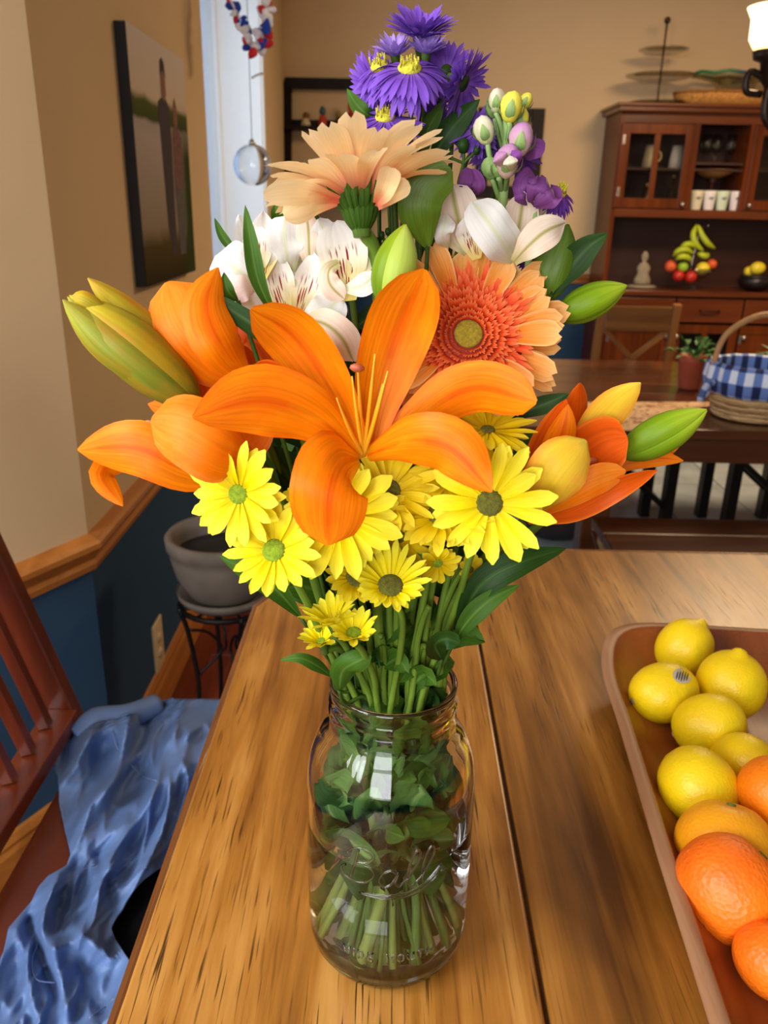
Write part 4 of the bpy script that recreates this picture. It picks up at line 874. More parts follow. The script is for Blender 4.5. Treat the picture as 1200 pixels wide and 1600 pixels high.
sa = MB().lathe([(.0, .0), (.10, 0), (.118, .018), (.120, .030), (.112, .030), (.095, .012), (0, .010)], potc + V3((0, 0, .507)), 40).build('saucer', clay, None, loc=potc + V3((0, 0, .507))); tag(sa, 'grey clay saucer under the round planter on the iron stand', 'saucer')
MB().lathe([(.1185, .029), (.1205, .031), (.1195, .033), (.1175, .031)], potc + V3((0, 0, .507)), 40, close=True).build('rim', clay, sa)
pt = thing('planter', 'empty grey clay planter bowl on the iron stand behind daisies', 'planter', potc + V3((0, 0, .518)))
MB().lathe([(0, 0), (.075, 0), (.090, .015), (.118, .065), (.130, .115), (.132, .135), (.138, .140), (.140, .165), (.134, .172), (.124, .170), (.120, .14), (.105, .06), (0, .05)], potc + V3((0, 0, .518)), 48).build('pot_body', clay, pt)
MB().lathe([(0, .125), (.05, .128), (.121, .122)], potc + V3((0, 0, .518)), 32).build('soil', plain('dark_potting_soil', C(20, 15, 11), .95, bump=.5), pt)
# ---- hanging things before the window
cb_ = P(395, 258, 3.35)
bl = thing('glass_ball', 'clear glass ball hanging on a thread before the window', 'ornament', cb_)
t_ = NT('ball_glass'); t_.set(Base_Color=(.96, .98, 1, 1), Roughness=0.0, IOR=1.45, Transmission_Weight=1.0)
bb = MB().blob(cb_, .0735, sub=4); ib = MB().blob(cb_, .0675, sub=4); bb.add(ib.v, [q[::-1] for q in ib.f]); bb.build('ball', t_.m, bl)
MB().lathe([(.0, -.01), (.014, -.006), (.012, .004), (.005, .012), (0, .012)], cb_ + V3((0, 0, .078)), 14).build('cap', nickel, bl)
MB().tube([cb_ + V3((0, 0, .088)), cb_ + V3((.0, 0, .75))], .0016, 5, 1).build('thread', plain('thread_grey', C(150, 150, 156), .6), bl)
MB().tube([P(393, 122, 3.35), P(402, 117, 3.35), P(411, 115, 3.35)], .004, 6, 3).build('hook', nickel, bl)
gr = thing('garland', 'loop of knotted red white and blue fabric hanging at top of window', 'garland', P(398, 80, 3.1))
cols = {'red': plain('red_cloth', C(206, 34, 46), .8), 'white': plain('white_cloth', C(236, 236, 246), .8), 'blue': plain('blue_cloth', C(24, 66, 176), .8)}
seq = [(352, -14, 'white'), (358, -2, 'red'), (366, 8, 'blue'), (371, 14, 'blue'), (365, 22, 'white'), (369, 30, 'red'), (377, 30, 'blue'), (382, 38, 'blue'), (377, 42, 'white'), (382, 50, 'white'), (388, 50, 'blue'), (382, 62, 'red'), (387, 62, 'white'), (391, 68, 'blue'), (386, 72, 'blue'), (394, 76, 'red'), (399, 72, 'white'), (397, 80, 'red'), (405, 74, 'white'), (409, 70, 'blue'), (414, 70, 'red'), (407, 62, 'red'), (404, 56, 'white'), (410, 48, 'blue'), (404, 48, 'white'), (412, 54, 'red'), (418, 48, 'red'), (417, 38, 'blue'), (413, 40, 'blue'), (421, 30, 'white'), (415, 24, 'white'), (410, 22, 'white'), (413, 12, 'red'), (420, 6, 'red'), (424, 14, 'white'), (416, -2, 'white'), (421, -12, 'blue')]
rnd = random.Random(5)
for px, py, cn in seq:
    k = MB().blob(P(px, py, 3.1 + rnd.uniform(-.02, .02)), .0155 * rnd.uniform(.8, 1.25), (1, .7, rnd.uniform(.6, 1)), 2, Matrix.Rotation(rnd.uniform(0, 3), 3, 'Y'), 1.3, 45).build('fabric_knot', cols[cn], gr, smooth=False); k['label'] = cn + ' knotted fabric strip'
MB().tube([P(354, -14, 3.1), P(366, 12, 3.1), P(380, 40, 3.1), P(390, 66, 3.1), P(399, 78, 3.1), P(408, 60, 3.1), P(416, 30, 3.1), P(420, -14, 3.1)], .004, 6, 4).build('cord', cols['white'], gr)
MB().tube([P(354, -14, 3.1), P(385, -60, 3.1), P(420, -14, 3.1)], .004, 6, 4).build('cord', cols['white'], gr)
# ================================================================ THE BOUQUET
YB = .50
G1 = C(70, 112, 38); 
stemm = petal_mat('stem_green', [(0, C(150, 172, 90)), (.4, C(104, 132, 44)), (1, C(92, 120, 38))], vein=.3, trans=.0, vs=14, rough=.45)
stemd = petal_mat('stem_dark_green', [(0, C(100, 132, 60)), (.5, C(66, 94, 30)), (1, C(54, 80, 26))], vein=.35, trans=.0, vs=14, rough=.5)
leafm = petal_mat('leaf_green', [(0, C(50, 84, 20)), (1, C(72, 112, 28))], vein=.3, trans=.2, rough=.5, mid=C(88, 126, 46), spec=.2, vs=24, back=C(62, 104, 48))
leafd = petal_mat('leaf_dark_green', [(0, C(26, 52, 14)), (1, C(42, 76, 22))], vein=.35, trans=.15, rough=.45, mid=C(56, 90, 34), spec=.2, vs=24)
leafj = petal_mat('leaf_pale_green', [(0, C(62, 100, 40)), (1, C(92, 132, 62))], vein=.3, trans=.2, rough=.5, mid=C(130, 160, 90), vs=24)
leafo = petal_mat('leaf_olive', [(0, C(100, 136, 36)), (1, C(84, 112, 28))], vein=.25, trans=.25, rough=.45, spec=.4, vs=26)
OR1, OR2, ORE = C(252, 140, 14), C(250, 128, 26), C(238, 98, 30)
lilym = petal_mat('lily_petal_orange', [(0, C(214, 150, 10)), (.16, C(246, 138, 2)), (.6, C(250, 122, 2)), (1, C(252, 136, 20))], edge=C(240, 98, 12), vein=.26, trans=.28, rough=.42, blotch=C(253, 146, 10), vs=22, mid=C(232, 98, 2))
lilyb = petal_mat('lily_petal_back', [(0, C(240, 140, 10)), (.5, C(250, 134, 14)), (1, C(251, 150, 50))], edge=C(252, 158, 70), vein=.2, trans=.28, rough=.45, blotch=C(248, 122, 8), vs=20)
lilyd = petal_mat('lily_petal_deep', [(0, C(216, 86, 2)), (1, C(234, 96, 14))], edge=C(250, 132, 40), vein=.2, trans=.25, rough=.45, vs=20)
lilyy = petal_mat('lily_petal_yellow_outside', [(0, C(226, 168, 40)), (.5, C(232, 196, 50)), (.93, C(236, 200, 56)), (1, C(150, 170, 60))], edge=C(238, 128, 40), vein=.12, trans=.25, rough=.45, blotch=C(240, 176, 60), vs=16)
budg = petal_mat('bud_green', [(0, C(86, 120, 22)), (.6, C(124, 156, 22)), (1, C(170, 192, 50))], vein=.15, trans=.15, rough=.4, vs=10)
budl = petal_mat('bud_pale_green', [(0, C(150, 178, 60)), (1, C(190, 210, 96))], vein=.12, trans=.15, rough=.4, vs=10)
budy = petal_mat('bud_yellow_olive', [(0, C(112, 116, 30)), (.5, C(160, 146, 32)), (.85, C(196, 176, 44)), (1, C(222, 190, 70))], vein=.15, trans=.15, rough=.4, vs=10, blotch=C(196, 140, 30))
budo = petal_mat('bud_olive_green', [(0, C(96, 112, 34)), (.5, C(132, 140, 40)), (1, C(176, 180, 66))], vein=.15, trans=.15, rough=.4, vs=10, blotch=C(166, 130, 36))
daism = petal_mat('daisy_petal', [(0, C(232, 206, 0)), (.4, C(250, 232, 10)), (1, C(252, 244, 70))], vein=.14, trans=.25, rough=.5, vs=26, spec=.2)
daisd = petal_mat('daisy_petal_golden', [(0, C(214, 176, 0)), (.5, C(238, 208, 10)), (1, C(246, 226, 60))], vein=.16, trans=.25, rough=.5, vs=26, spec=.2)
germ = petal_mat('gerbera_petal_peach', [(0, C(246, 104, 20)), (.4, C(250, 144, 40)), (.75, C(251, 172, 84)), (1, C(252, 196, 124))], vein=.18, trans=.28, rough=.5, vs=20, edge=C(253, 200, 130), back=C(251, 186, 118))
gerp = petal_mat('gerbera_petal_pale', [(0, C(248, 136, 112)), (.25, C(252, 180, 136)), (.5, C(254, 220, 164)), (1, C(255, 230, 182))], vein=.10, trans=.5, rough=.5, vs=18)
gerr = petal_mat('gerbera_inner_red', [(0, C(190, 40, 8)), (.45, C(232, 76, 24)), (1, C(250, 136, 80))], vein=.15, trans=.15, rough=.5, vs=10)
whm = petal_mat('white_petal', [(0, C(206, 210, 150)), (.3, C(232, 233, 226)), (1, C(240, 241, 242))], vein=.08, trans=.3, rough=.5, vs=14, mid=C(226, 232, 200))
whs = petal_mat('white_petal_streaked', [(0, C(230, 210, 110)), (.3, C(236, 222, 160)), (.62, C(238, 232, 218)), (1, C(240, 238, 238))], vein=.08, trans=.3, rough=.5, vs=14, streak=C(150, 20, 44))
whc = petal_mat('cream_petal', [(0, C(206, 200, 130)), (.35, C(246, 226, 204)), (1, C(250, 234, 222))], vein=.12, trans=.3, rough=.5, vs=16, mid=C(176, 172, 100))
whp = petal_mat('blush_petal', [(0, C(230, 200, 180)), (.5, C(250, 226, 216)), (1, C(250, 240, 236))], vein=.1, trans=.3, rough=.5, vs=14)
astm = petal_mat('aster_ray', [(0, C(150, 104, 196)), (.4, C(116, 68, 180)), (1, C(140, 96, 212))], vein=.2, trans=.25, rough=.5, vs=12)
astl = petal_mat('aster_ray_pale', [(0, C(224, 206, 236)), (.4, C(166, 132, 218)), (1, C(186, 156, 230))], vein=.2, trans=.25, rough=.5, vs=12)
astd = petal_mat('aster_ray_deep', [(0, C(120, 66, 160)), (1, C(110, 58, 170))], vein=.25, trans=.25, rough=.5, vs=12)
purp = petal_mat('stock_petal_purple', [(0, C(110, 60, 110)), (1, C(142, 76, 160))], vein=.25, trans=.25, rough=.5, vs=14)
purl = petal_mat('stock_petal_lilac', [(0, C(206, 180, 150)), (1, C(192, 130, 196))], vein=.15, trans=.25, rough=.5, vs=14)
sage = petal_mat('stock_sepal', [(0, C(110, 148, 72)), (1, C(150, 176, 112))], vein=.2, trans=.1, rough=.6, vs=12)
stky = petal_mat('stock_yellow', [(0, C(206, 200, 60)), (1, C(240, 226, 96))], vein=.15, trans=.25, rough=.5, vs=12)
stkc = petal_mat('stock_cream', [(0, C(200, 206, 140)), (1, C(238, 224, 210))], vein=.15, trans=.25, rough=.5, vs=12)
disky = plain('daisy_disc_green', C(140, 168, 20), .7, var=.3, scale=500, bump=.8)
diskd = plain('daisy_disc_olive', C(100, 100, 20), .7, var=.35, scale=500, bump=.8)
diskg = plain('gerbera_disc', C(178, 156, 40), .7, var=.3, scale=600, bump=.8)
astc = plain('aster_disc', C(226, 214, 60), .7, var=.3, scale=500, bump=.8)
PRO = {'lily': [(0, .26), (.12, .42), (.35, .82), (.58, 1), (.76, .86), (.9, .5), (.97, .22), (1, .04)],
       'round': [(0, .3), (.15, .5), (.4, .86), (.62, 1), (.8, .95), (.92, .66), (.98, .34), (1, .08)],
       'daisy': [(0, .38), (.2, .62), (.5, .94), (.72, 1), (.88, .78), (.96, .45), (1, .12)],
       'gerb': [(0, .30), (.2, .52), (.5, .86), (.74, 1), (.87, .92), (.95, .66), (1, .30)],
       'thin': [(0, .5), (.3, .8), (.7, 1), (.9, .7), (1, .1)],
       'leaf': [(0, .12), (.15, .5), (.4, .95), (.55, 1), (.75, .74), (.9, .36), (1, .01)],
       'broad': [(0, .22), (.1, .45), (.3, .9), (.55, 1.0), (.8, .92), (.93, .68), (.98, .4), (1, .1)]}
def ribbon(pts, hw, face, cup=.2, prof='lily', nu=6, nv=16, roll=0.0, roll2=None, ruffle=0.0, rib=.05, seed=0, wob=.0, notch=0.0):
    """a petal or leaf surface: spine pts, half width hw, face = the way its upper side looks; cup > 0 lifts the edges towards face"""
    P_ = spline(pts, 6); L = [0]
    for a, b in zip(P_, P_[1:]): L.append(L[-1] + (b - a).length)
    tot = L[-1]; q = []
    for i in range(nv + 1):
        s = tot * i / nv; k = 0
        while k < len(L) - 2 and L[k + 1] < s: k += 1
        t = (s - L[k]) / max(1e-9, L[k + 1] - L[k]); q.append(P_[k].lerp(P_[k + 1], min(1, t)))
    v = []; uv = []; f = []; face = V3(face); prevN = None
    for i in range(nv + 1):
        T = (q[min(i + 1, nv)] - q[max(i - 1, 0)]).normalized(); t = i / nv
        base = face if prevN is None else (face * .35 + prevN * .65)
        N = (base - T * T.dot(base))
        if N.length < 1e-4: N = T.orthogonal()
        N.normalize(); prevN = N.copy()
        r = roll if roll2 is None else roll + (roll2 - roll) * t
        if r: N = Matrix.Rotation(r, 3, T) @ N
        S = T.cross(N); w_ = hw * smooth_list(PRO[prof], t)
        for j in range(nu + 1):
            s = -1 + 2 * j / nu
            z = cup * w_ * s * s * (1 - .35 * t) - rib * hw * math.exp(-(s / .25) ** 2) * (1 - t)
            z += ruffle * hw * s * s * math.sin(t * 13 + seed * 2.1 + (2.0 if s > 0 else 0)) * math.sin(min(1, t * 1.3) * PI * .8)
            z += wob * hw * noise.noise(V3((s * 1.2, t * 3, seed * 3.3)))
            ln = V3((0, 0, 0))
            if notch and i == nv: ln = T * (-notch * hw * (1 - abs(s)) )
            v.append(q[i] + S * (w_ * s * (1 - .12 * abs(cup) * abs(s))) + N * z + ln); uv.append((j / nu, t))
    for i in range(nv):
        for j in range(nu): a = i * (nu + 1) + j; f.append((a, a + 1, a + nu + 2, a + nu + 1))
    return v, f, uv
def toward(p): return (CAM - V3(p)).normalized()
def px_petal(name, path, wpx, mat, parent, cup=.2, prof='lily', roll=0.0, roll2=None, flip=False, **k):
    """petal whose spine is given as (px, py, Y)"""
    pts = [P(*a) for a in path]; mid = pts[len(pts) // 2]; fc = toward(mid) * (-1 if flip else 1)
    v, f, uv = ribbon(pts, wpx * pxm(mid.y), fc, cup, prof, roll=roll, roll2=roll2, seed=path[0][0] + path[-1][1], **k)
    return mesh(name, v, f, mat, parent, uv)
def jarpt(a, r, h): return J + V3((math.cos(a) * r, math.sin(a) * r, h))
stem_n = [0]
def stem_path(head, bend=.5, mid=None):
    """from the jar's bottom through its mouth up to the head"""
    h = V3(head); d = V3((h.x - JX, h.y - JY - .0, 0)); stem_n[0] += 1; rnd = random.Random(stem_n[0] * 17)
    ang_ = math.atan2(d.y, d.x) if d.length > .004 else rnd.uniform(-PI, PI); k = min(1, d.length / .10)
    mr = .009 + .026 * k * rnd.uniform(.8, 1.1); br = rnd.uniform(.006, .040); ba = ang_ + PI + rnd.uniform(-2.4, 2.4)
    m1 = jarpt(ang_, min(mr, .034), .222); b1 = jarpt(ba, br, .014); c1 = b1.lerp(m1, .5) + V3((rnd.uniform(-.006, .006), rnd.uniform(-.006, .006), 0))
    out = [b1, c1, m1]
    up = m1 + (h - m1) * .35 + V3((0, 0, .018)) ; up2 = m1 + (h - m1) * .7 + V3((0, 0, .014))
    out += ([P(*q) for q in mid] if mid else [up, up2]); out.append(h); return out
def mk_flower(name, label, cat, head, group=None, r=.0028, mat=None, mid=None):
    path = stem_path(head, mid=mid)
    t = thing(name, label, cat, path[0], group)
    MB().tube(path, [r * 1.15, r, r, r * .9], 8, 7).build('stem', mat or stemm, t)
    t['_p'] = 0; del t['_p']
    return t, path
def stem_leaves(t, path, n, L, hw, mat=None, z0=.03, z1=.2, seed=0, serr=False):
    rnd = random.Random(seed); P_ = spline(path, 8)
    for k in range(n):
        h = TT + rnd.uniform(z0, z1); p = min(P_, key=lambda q: abs(q.z - h)); a = rnd.uniform(0, 2 * PI)
        inside = p.z < TT + .225; LL = L * rnd.uniform(.6, 1.2); 
        d = V3((math.cos(a), math.sin(a), rnd.uniform(.1, .9))).normalized(); e = p + d * LL
        if inside:
            rr = math.hypot(e.x - JX, e.y - JY); lim = .050 if e.z < TT + .17 else .036
            if rr > lim: e = V3((JX + (e.x - JX) * lim / rr, JY + (e.y - JY) * lim / rr, min(e.z, TT + .22)))
        m_ = (p + e) / 2 + V3((0, 0, .006)); v, f, uv = ribbon([p, m_, e + V3((0, 0, -.004))], hw * rnd.uniform(.7, 1.2), V3((rnd.uniform(-.6, .6), -1, .6)), .3, 'leaf', nu=4, nv=8, wob=.5, seed=k + seed)
        mesh('leaf', v, f, mat or leafm, t, uv)
# ---------------------------------------------------------------- lilies
def filaments(t, base, tips, mat):
    for k, (tip, hasan) in enumerate(tips):
        m_ = base.lerp(tip, .5) + V3((0, 0, -.002))
        MB().tube([base, m_, tip], [.0013, .0012, .0010, .0004], 6, 6).build('filament', mat, t)
        if hasan: MB().blob(tip, .0030, (1.3, .8, .8), 2, None, .3, 300).build('stigma', plain('stigma_brown', C(176, 84, 50), .5), t)
filam = petal_mat('filament_orange', [(0, C(226, 170, 40)), (.5, C(244, 160, 24)), (1, C(250, 176, 60))], vein=.1, trans=.0, vs=8)
Yf = .425
h0 = P(566, 724, Yf + .02)
t, pth = mk_flower('orange_lily', 'fully open orange lily at the front centre, largest bloom of the bouquet', 'lily', h0 + V3((0, .012, -.012)), 'orange lilies', .0034, mid=[(590, 960, .455), (575, 820, .452)])
B_ = (566, 716, Yf + .015)
px_petal('petal', [B_, (532, 632, Yf + .022), (462, 528, Yf + .020), (392, 482, Yf + .008)], 48, lilym, t, .28, 'round', roll=-.35, ruffle=.05)
px_petal('petal', [(577, 714, Yf + .018), (590, 622, Yf + .028), (624, 510, Yf + .028), (664, 421, Yf + .012)], 53, lilym, t, .30, 'round', roll=.1, ruffle=.06, nu=8)
px_petal('petal', [(585, 706, Yf + .02), (655, 652, Yf + .025), (740, 606, Yf + .02), (838, 629, Yf + .0)], 43, lilym, t, -.25, 'round', roll=.25, ruffle=.10)
px_petal('petal', [(572, 712, Yf + .008), (640, 690, Yf - .015), (706, 702, Yf - .03), (768, 769, Yf - .035)], 50, lilym, t, -.35, 'lily', roll=.1, ruffle=.12, nu=8)
px_petal('petal', [(562, 716, Yf + .008), (534, 722, Yf - .02), (516, 770, Yf - .036), (512, 852, Yf - .032)], 68, lilym, t, -.30, 'broad', roll=.08, ruffle=.06, nu=8)
px_petal('petal', [(560, 710, Yf + .012), (490, 652, Yf + .0), (402, 626, Yf - .01), (301, 652, Yf - .022)], 58, lilym, t, -.22, 'lily', roll=-.1, ruffle=.10, nu=8)
px_petal('petal', [(470, 622, Yf + .018), (430, 592, Yf + .012), (392, 575, Yf + .006)], 24, lilyd, t, .3, 'round')
fb_ = P(568, 712, Yf + .01)
filaments(t, fb_, [(P(559, 575, Yf - .01), True), (P(586, 553, Yf - .012), False), (P(606, 580, Yf - .015), False), (P(550, 588, Yf - .012), False), (P(526, 622, Yf - .02), False), (P(598, 600, Yf), False)], filam)
# left rear lily
Yl = .475
h1_ = P(392, 618, Yl + .02)
t, pth = mk_flower('orange_lily', 'orange lily facing away at left, its broad petals curling upward', 'lily', h1_, 'orange lilies', .0034, mid=[(520, 960, .49), (450, 780, .49)])
px_petal('petal', [(392, 612, Yl), (335, 560, Yl - .02), (286, 502, Yl - .025), (262, 440, Yl)], 58, lilyb, t, -.35, 'broad', roll=-.1, nu=8, ruffle=.05)
px_petal('petal', [(396, 605, Yl - .01), (350, 548, Yl - .04), (322, 480, Yl - .035), (341, 418, Yl - .02)], 41, lilym, t, -.45, 'lily', roll=.2, nu=8)
px_petal('petal', [(402, 600, Yl + .03), (392, 540, Yl + .03), (368, 480, Yl + .03), (352, 452, Yl + .03)], 42, lilyd, t, .3, 'lily')
px_petal('petal', [(420, 590, Yl + .01), (428, 560, Yl + .01), (408, 520, Yl + .02), (372, 505, Yl + .03)], 32, lilyd, t, .2, 'round')
px_petal('petal', [(420, 604, Yl), (365, 604, Yl - .012), (335, 618, Yl - .01), (325, 660, Yl)], 36, lilyd, t, -.2, 'round')
filaments(t, P(396, 598, Yl + .01), [(P(330, 470, Yl + .02), True), (P(350, 480, Yl + .02), False)], filam)
# lower left lily
Ym = .455
t, pth = mk_flower('orange_lily', 'orange lily hanging to the left just above the daisies', 'lily', P(402, 712, Ym + .02), 'orange lilies', .0034, mid=[(515, 980, .475), (465, 830, .475)])
px_petal('petal', [(385, 748, Ym), (300, 738, Ym - .02), (215, 700, Ym - .025), (121, 703, Ym - .01)], 46, lilym, t, -.2, 'lily', roll=-.1, nu=8)
px_petal('petal', [(400, 725, Ym - .01), (350, 706, Ym - .035), (290, 670, Ym - .035), (236, 655, Ym - .02)], 60, lilyb, t, -.3, 'broad', roll=.0, nu=8)
px_petal('petal', [(350, 690, Ym + .01), (300, 655, Ym), (260, 640, Ym), (231, 631, Ym)], 22, lilym, t, .2, 'lily')
px_petal('petal', [(250, 735, Ym + .01), (190, 722, Ym + .0), (160, 742, Ym - .01), (192, 791, Ym - .015)], 22, lilym, t, -.3, 'lily', roll=-.1)
px_petal('petal', [(422, 640, Ym + .02), (400, 680, Ym + .01), (375, 705, Ym + .01), (360, 725, Ym + .01)], 32, lilyb, t, .2, 'round')
px_petal('petal', [(410, 690, Ym + .03), (330, 650, Ym + .04), (290, 635, Ym + .05)], 24, lilyd, t, .2, 'lily')
MB().blob(P(232, 664, Ym - .01), .0028, (1.3, .8, 1), 2).build('stigma', plain('stigma_pink', C(226, 160, 130), .5), t)
# right half-open lily
Yr = .47
t, pth = mk_flower('orange_lily', 'half open orange lily pointing right, outer petals yellow, at right side', 'lily', P(818, 815, Yr + .01), 'orange lilies', .0036, mid=[(690, 990, .48), (735, 900, .475)])
px_petal('petal', [(870, 760, Yr + .03), (893, 700, Yr + .035), (901, 645, Yr + .03), (906, 598, Yr + .02)], 25, lilyd, t, -.5, 'lily', roll=.5)
px_petal('petal', [(826, 800, Yr + .02), (838, 740, Yr + .02), (866, 680, Yr + .012), (885, 624, Yr + .005)], 31, lilyd, t, .4, 'lily', roll=-.3)
px_petal('petal', [(840, 780, Yr + .01), (860, 720, Yr + .005), (880, 672, Yr), (888, 632, Yr)], 25, lilym, t, -.5, 'lily')
px_petal('petal', [(880, 740, Yr + .03), (918, 686, Yr + .02), (957, 638, Yr + .01), (1001, 598, Yr)], 31, lilyy, t, -.4, 'lily', roll=.1)
px_petal('petal', [(890, 750, Yr + .015), (918, 712, Yr + .01), (950, 692, Yr + .005), (981, 686, Yr)], 50, lilyd, t, .2, 'broad', roll=.2)
px_petal('petal', [(824, 806, Yr - .01), (848, 772, Yr - .035), (880, 728, Yr - .04), (916, 688, Yr - .03)], 50, lilyy, t, -.45, 'round', nu=8, roll=.15)
px_petal('petal', [(836, 806, Yr + .0), (882, 778, Yr - .02), (930, 752, Yr - .025), (978, 736, Yr - .02)], 27, lilyb, t, -.3, 'round', roll=.3)
px_petal('petal', [(824, 814, Yr + .01), (890, 800, Yr - .01), (960, 764, Yr - .02), (1027, 735, Yr - .015)], 23, lilyd, t, .35, 'lily', roll=.5)
px_petal('petal', [(930, 748, Yr + .03), (985, 722, Yr + .03), (1030, 716, Yr + .03), (1068, 720, Yr + .03)], 15, lilym, t, -.3, 'lily')
px_petal('petal', [(960, 730, Yr + .045), (1010, 715, Yr + .045), (1064, 693, Yr + .045)], 16, lilym, t, -.3, 'lily')
filaments(t, P(850, 770, Yr + .01), [(P(924, 720, Yr + .005), True), (P(918, 714, Yr + .005), False)], filam)
# ---------------------------------------------------------------- lily buds
def bud(label, base, tip, hwpx, mats, lobes=3, group='lily buds', shape=None, rot=0.0, mid=None, split=0, stem=True, bulge=.5):
    b0 = P(*base); t1 = P(*tip); ax = (t1 - b0); L = ax.length; ax.normalize(); r = hwpx * pxm(b0.y)
    t, pth = mk_flower('lily_bud', label, 'lily bud', b0, group, .0030, mid=mid)
    x = ax.orthogonal().normalized(); y = ax.cross(x)
    x = (toward(b0) - ax * toward(b0).dot(ax)).normalized(); y = ax.cross(x)
    for k in range(lobes):                     # sepals wrapped round the bud, each a ridge of its own
        a0 = rot + k * 2 * PI / lobes; v = []; uv = []; f = []; NU, NV = 10, 16; wd = 2 * PI / lobes * 1.12
        for i in range(NV + 1):
            u = i / NV; rr = r * (math.sin(PI * min(1, u ** .85 * .5 / bulge if u < bulge else .5 + (u - bulge) / (1 - bulge) * .5)) ** .75 * .93 + .07 * (1 - u)) if 0 < u < 1 else (r * .16 if u == 0 else r * .05)
            for j in range(NU + 1):
                s = -1 + 2 * j / NU; a = a0 + s * wd / 2; rad = rr * (1.0 + .07 * (1 - s * s) - .10 * abs(s) ** 3)
                off = ax * (-(abs(s) ** 2) * .02 * L * u)
                v.append(b0 + ax * (u * L) + off + (x * math.cos(a) + y * math.sin(a)) * rad); uv.append((j / NU, u))
        for i in range(NV):
            for j in range(NU): q = i * (NU + 1) + j; f.append((q, q + 1, q + NU + 2, q + NU + 1))
        mesh('sepal', v, f, mats[k % len(mats)], t, uv)
    return t
t = bud('large olive and yellow bud splitting open at upper left, pointing up left', (312, 634, .455), (106, 462, .44), 44, [budo, budy, budo], rot=-.9, mid=[(510, 960, .478), (430, 760, .478)], bulge=.52)
px_petal('petal', [(308, 622, .455), (268, 552, .452), (205, 490, .455), (137, 434, .455)], 27, budy, t, -.8, 'lily', roll=.2)
px_petal('petal', [(300, 625, .450), (235, 590, .435), (160, 535, .43), (98, 468, .432)], 30, budo, t, -.7, 'lily', roll=-.1)
px_petal('petal', [(180, 500, .44), (135, 470, .436), (112, 463, .436)], 14, budy, t, -.5, 'round')
bud('pale green lily bud standing upright behind the big lily at centre', (604, 486, .47), (634, 350, .475), 33, [budl, budl, budg], rot=.5, mid=[(600, 960, .49), (600, 700, .49)])
bud('plump green bud at right pointing toward the hutch', (868, 496, .525), (980, 446, .52), 26, [budg], rot=2.2, mid=[(650, 960, .525), (740, 700, .545)])
bud('tall dark green closed bud behind the front gerbera at right', (846, 474, .53), (888, 350, .53), 30, [leafo, leafm, leafo], rot=.9, mid=[(640, 960, .525), (730, 700, .55)])
bud('long green bud at far right beside the half open lily', (968, 712, .485), (1105, 640, .475), 31, [budg, leafo, budg], rot=1.5, mid=[(690, 960, .5), (830, 830, .5)])
# ---------------------------------------------------------------- daisies and gerberas
def head(t, c, n, count, r0, L, hw, elev, mat, prof='daisy', name='petal', rnd=None, curl=0.0, jit=.12, Lj=.15, a0=0.0, arc=None, nu=4, nv=7, cup=.25, join=None, fn=None, notch=0):
    n = V3(n).normalized(); x = n.orthogonal().normalized(); y = n.cross(x); col = MB()
    for k in range(count):
        a = a0 + 2 * PI * (k + rnd.uniform(-jit, jit)) / count; d = x * math.cos(a) + y * math.sin(a)
        e = elev + rnd.uniform(-.12, .12); LL = L * (1 + rnd.uniform(-Lj, Lj)); 
        if fn: LL, e = fn(d, LL, e)
        dd = d * math.cos(e) + n * math.sin(e); nn = n * math.cos(e) - d * math.sin(e); cc = curl + rnd.uniform(-.08, .08)
        p0 = c + d * r0; pts = [p0, p0 + dd * LL * .5 + nn * (cc * LL * .25), p0 + dd * LL + nn * (-cc * LL * .3)]
        v, f, uv = ribbon(pts, hw * (1 + rnd.uniform(-.15, .15)), nn, cup, prof, nu=nu, nv=nv, roll=rnd.uniform(-.2, .2), seed=k, wob=.15, rib=.08, notch=notch)
        if join is not None: join.add(v, f, uv)
        else: mesh(name, v, f, mat, t, uv)
def disc(t, c, n, r, h, mat, name='centre', cr=24):
    n = V3(n).normalized(); MB().lathe([(r * 1.0, -h * .6), (r * 1.02, 0), (r * .92, h * .55), (r * .7, h * .9), (r * .35, h * 1.02), (0, h * 1.0)], c, cr, n).build(name, mat, t)
def vdir(c, a, b):
    """direction towards the camera turned a to the right and b upward (tangents)"""
    v_ = toward(c); r_ = V3((1, 0, 0)); u_ = r_.cross(v_) * -1
    u_ = V3((0, 0, 1)) - v_ * v_.z; u_.normalize(); return (v_ + r_ * a + u_ * b).normalized()
def daisy(label, px, py, Y, Lpx, rd, a, b, elev=.25, count=20, mat=None, dm=None, hw=9.5, mid=None, seed=1, curl=0.05, fn=None, second=True, grp='yellow daisies'):
    c = P(px, py, Y); n = vdir(c, a, b); k = pxm(Y); rnd = random.Random(seed)
    t, pth = mk_flower('yellow_daisy', label, 'daisy', c - n * .008, grp, .0022, mid=mid)
    head(t, c, n, count, rd * k * .7, Lpx * k, hw * k, elev, mat or daism, rnd=rnd, curl=curl, fn=fn, cup=.3)
    if second: head(t, c - n * .0012, n, count - 6, rd * k * .6, Lpx * k * .92, hw * k, elev - .22, mat or daism, rnd=rnd, curl=curl, a0=.15, fn=fn, cup=.3)
    disc(t, c, n, rd * k, rd * k * .35, dm or disky)
    MB().lathe([(.0022, -.009), (rd * k * .8, -.004), (rd * k * 1.05, .0)], c - n * .001, 16, n).build('calyx', stemd, t)
    return t
daisy('bright yellow daisy leftmost of all, in front of the clay planter', 372, 772, .425, 72, 17, -.45, -.12, .28, 17, seed=3, hw=11, mid=[(500, 985, .455), (440, 870, .445)])
daisy('yellow daisy below and right of the leftmost one', 428, 860, .415, 66, 20, -.28, .22, .25, 18, seed=4, hw=10.5, mid=[(510, 1010, .452), (470, 920, .43)])
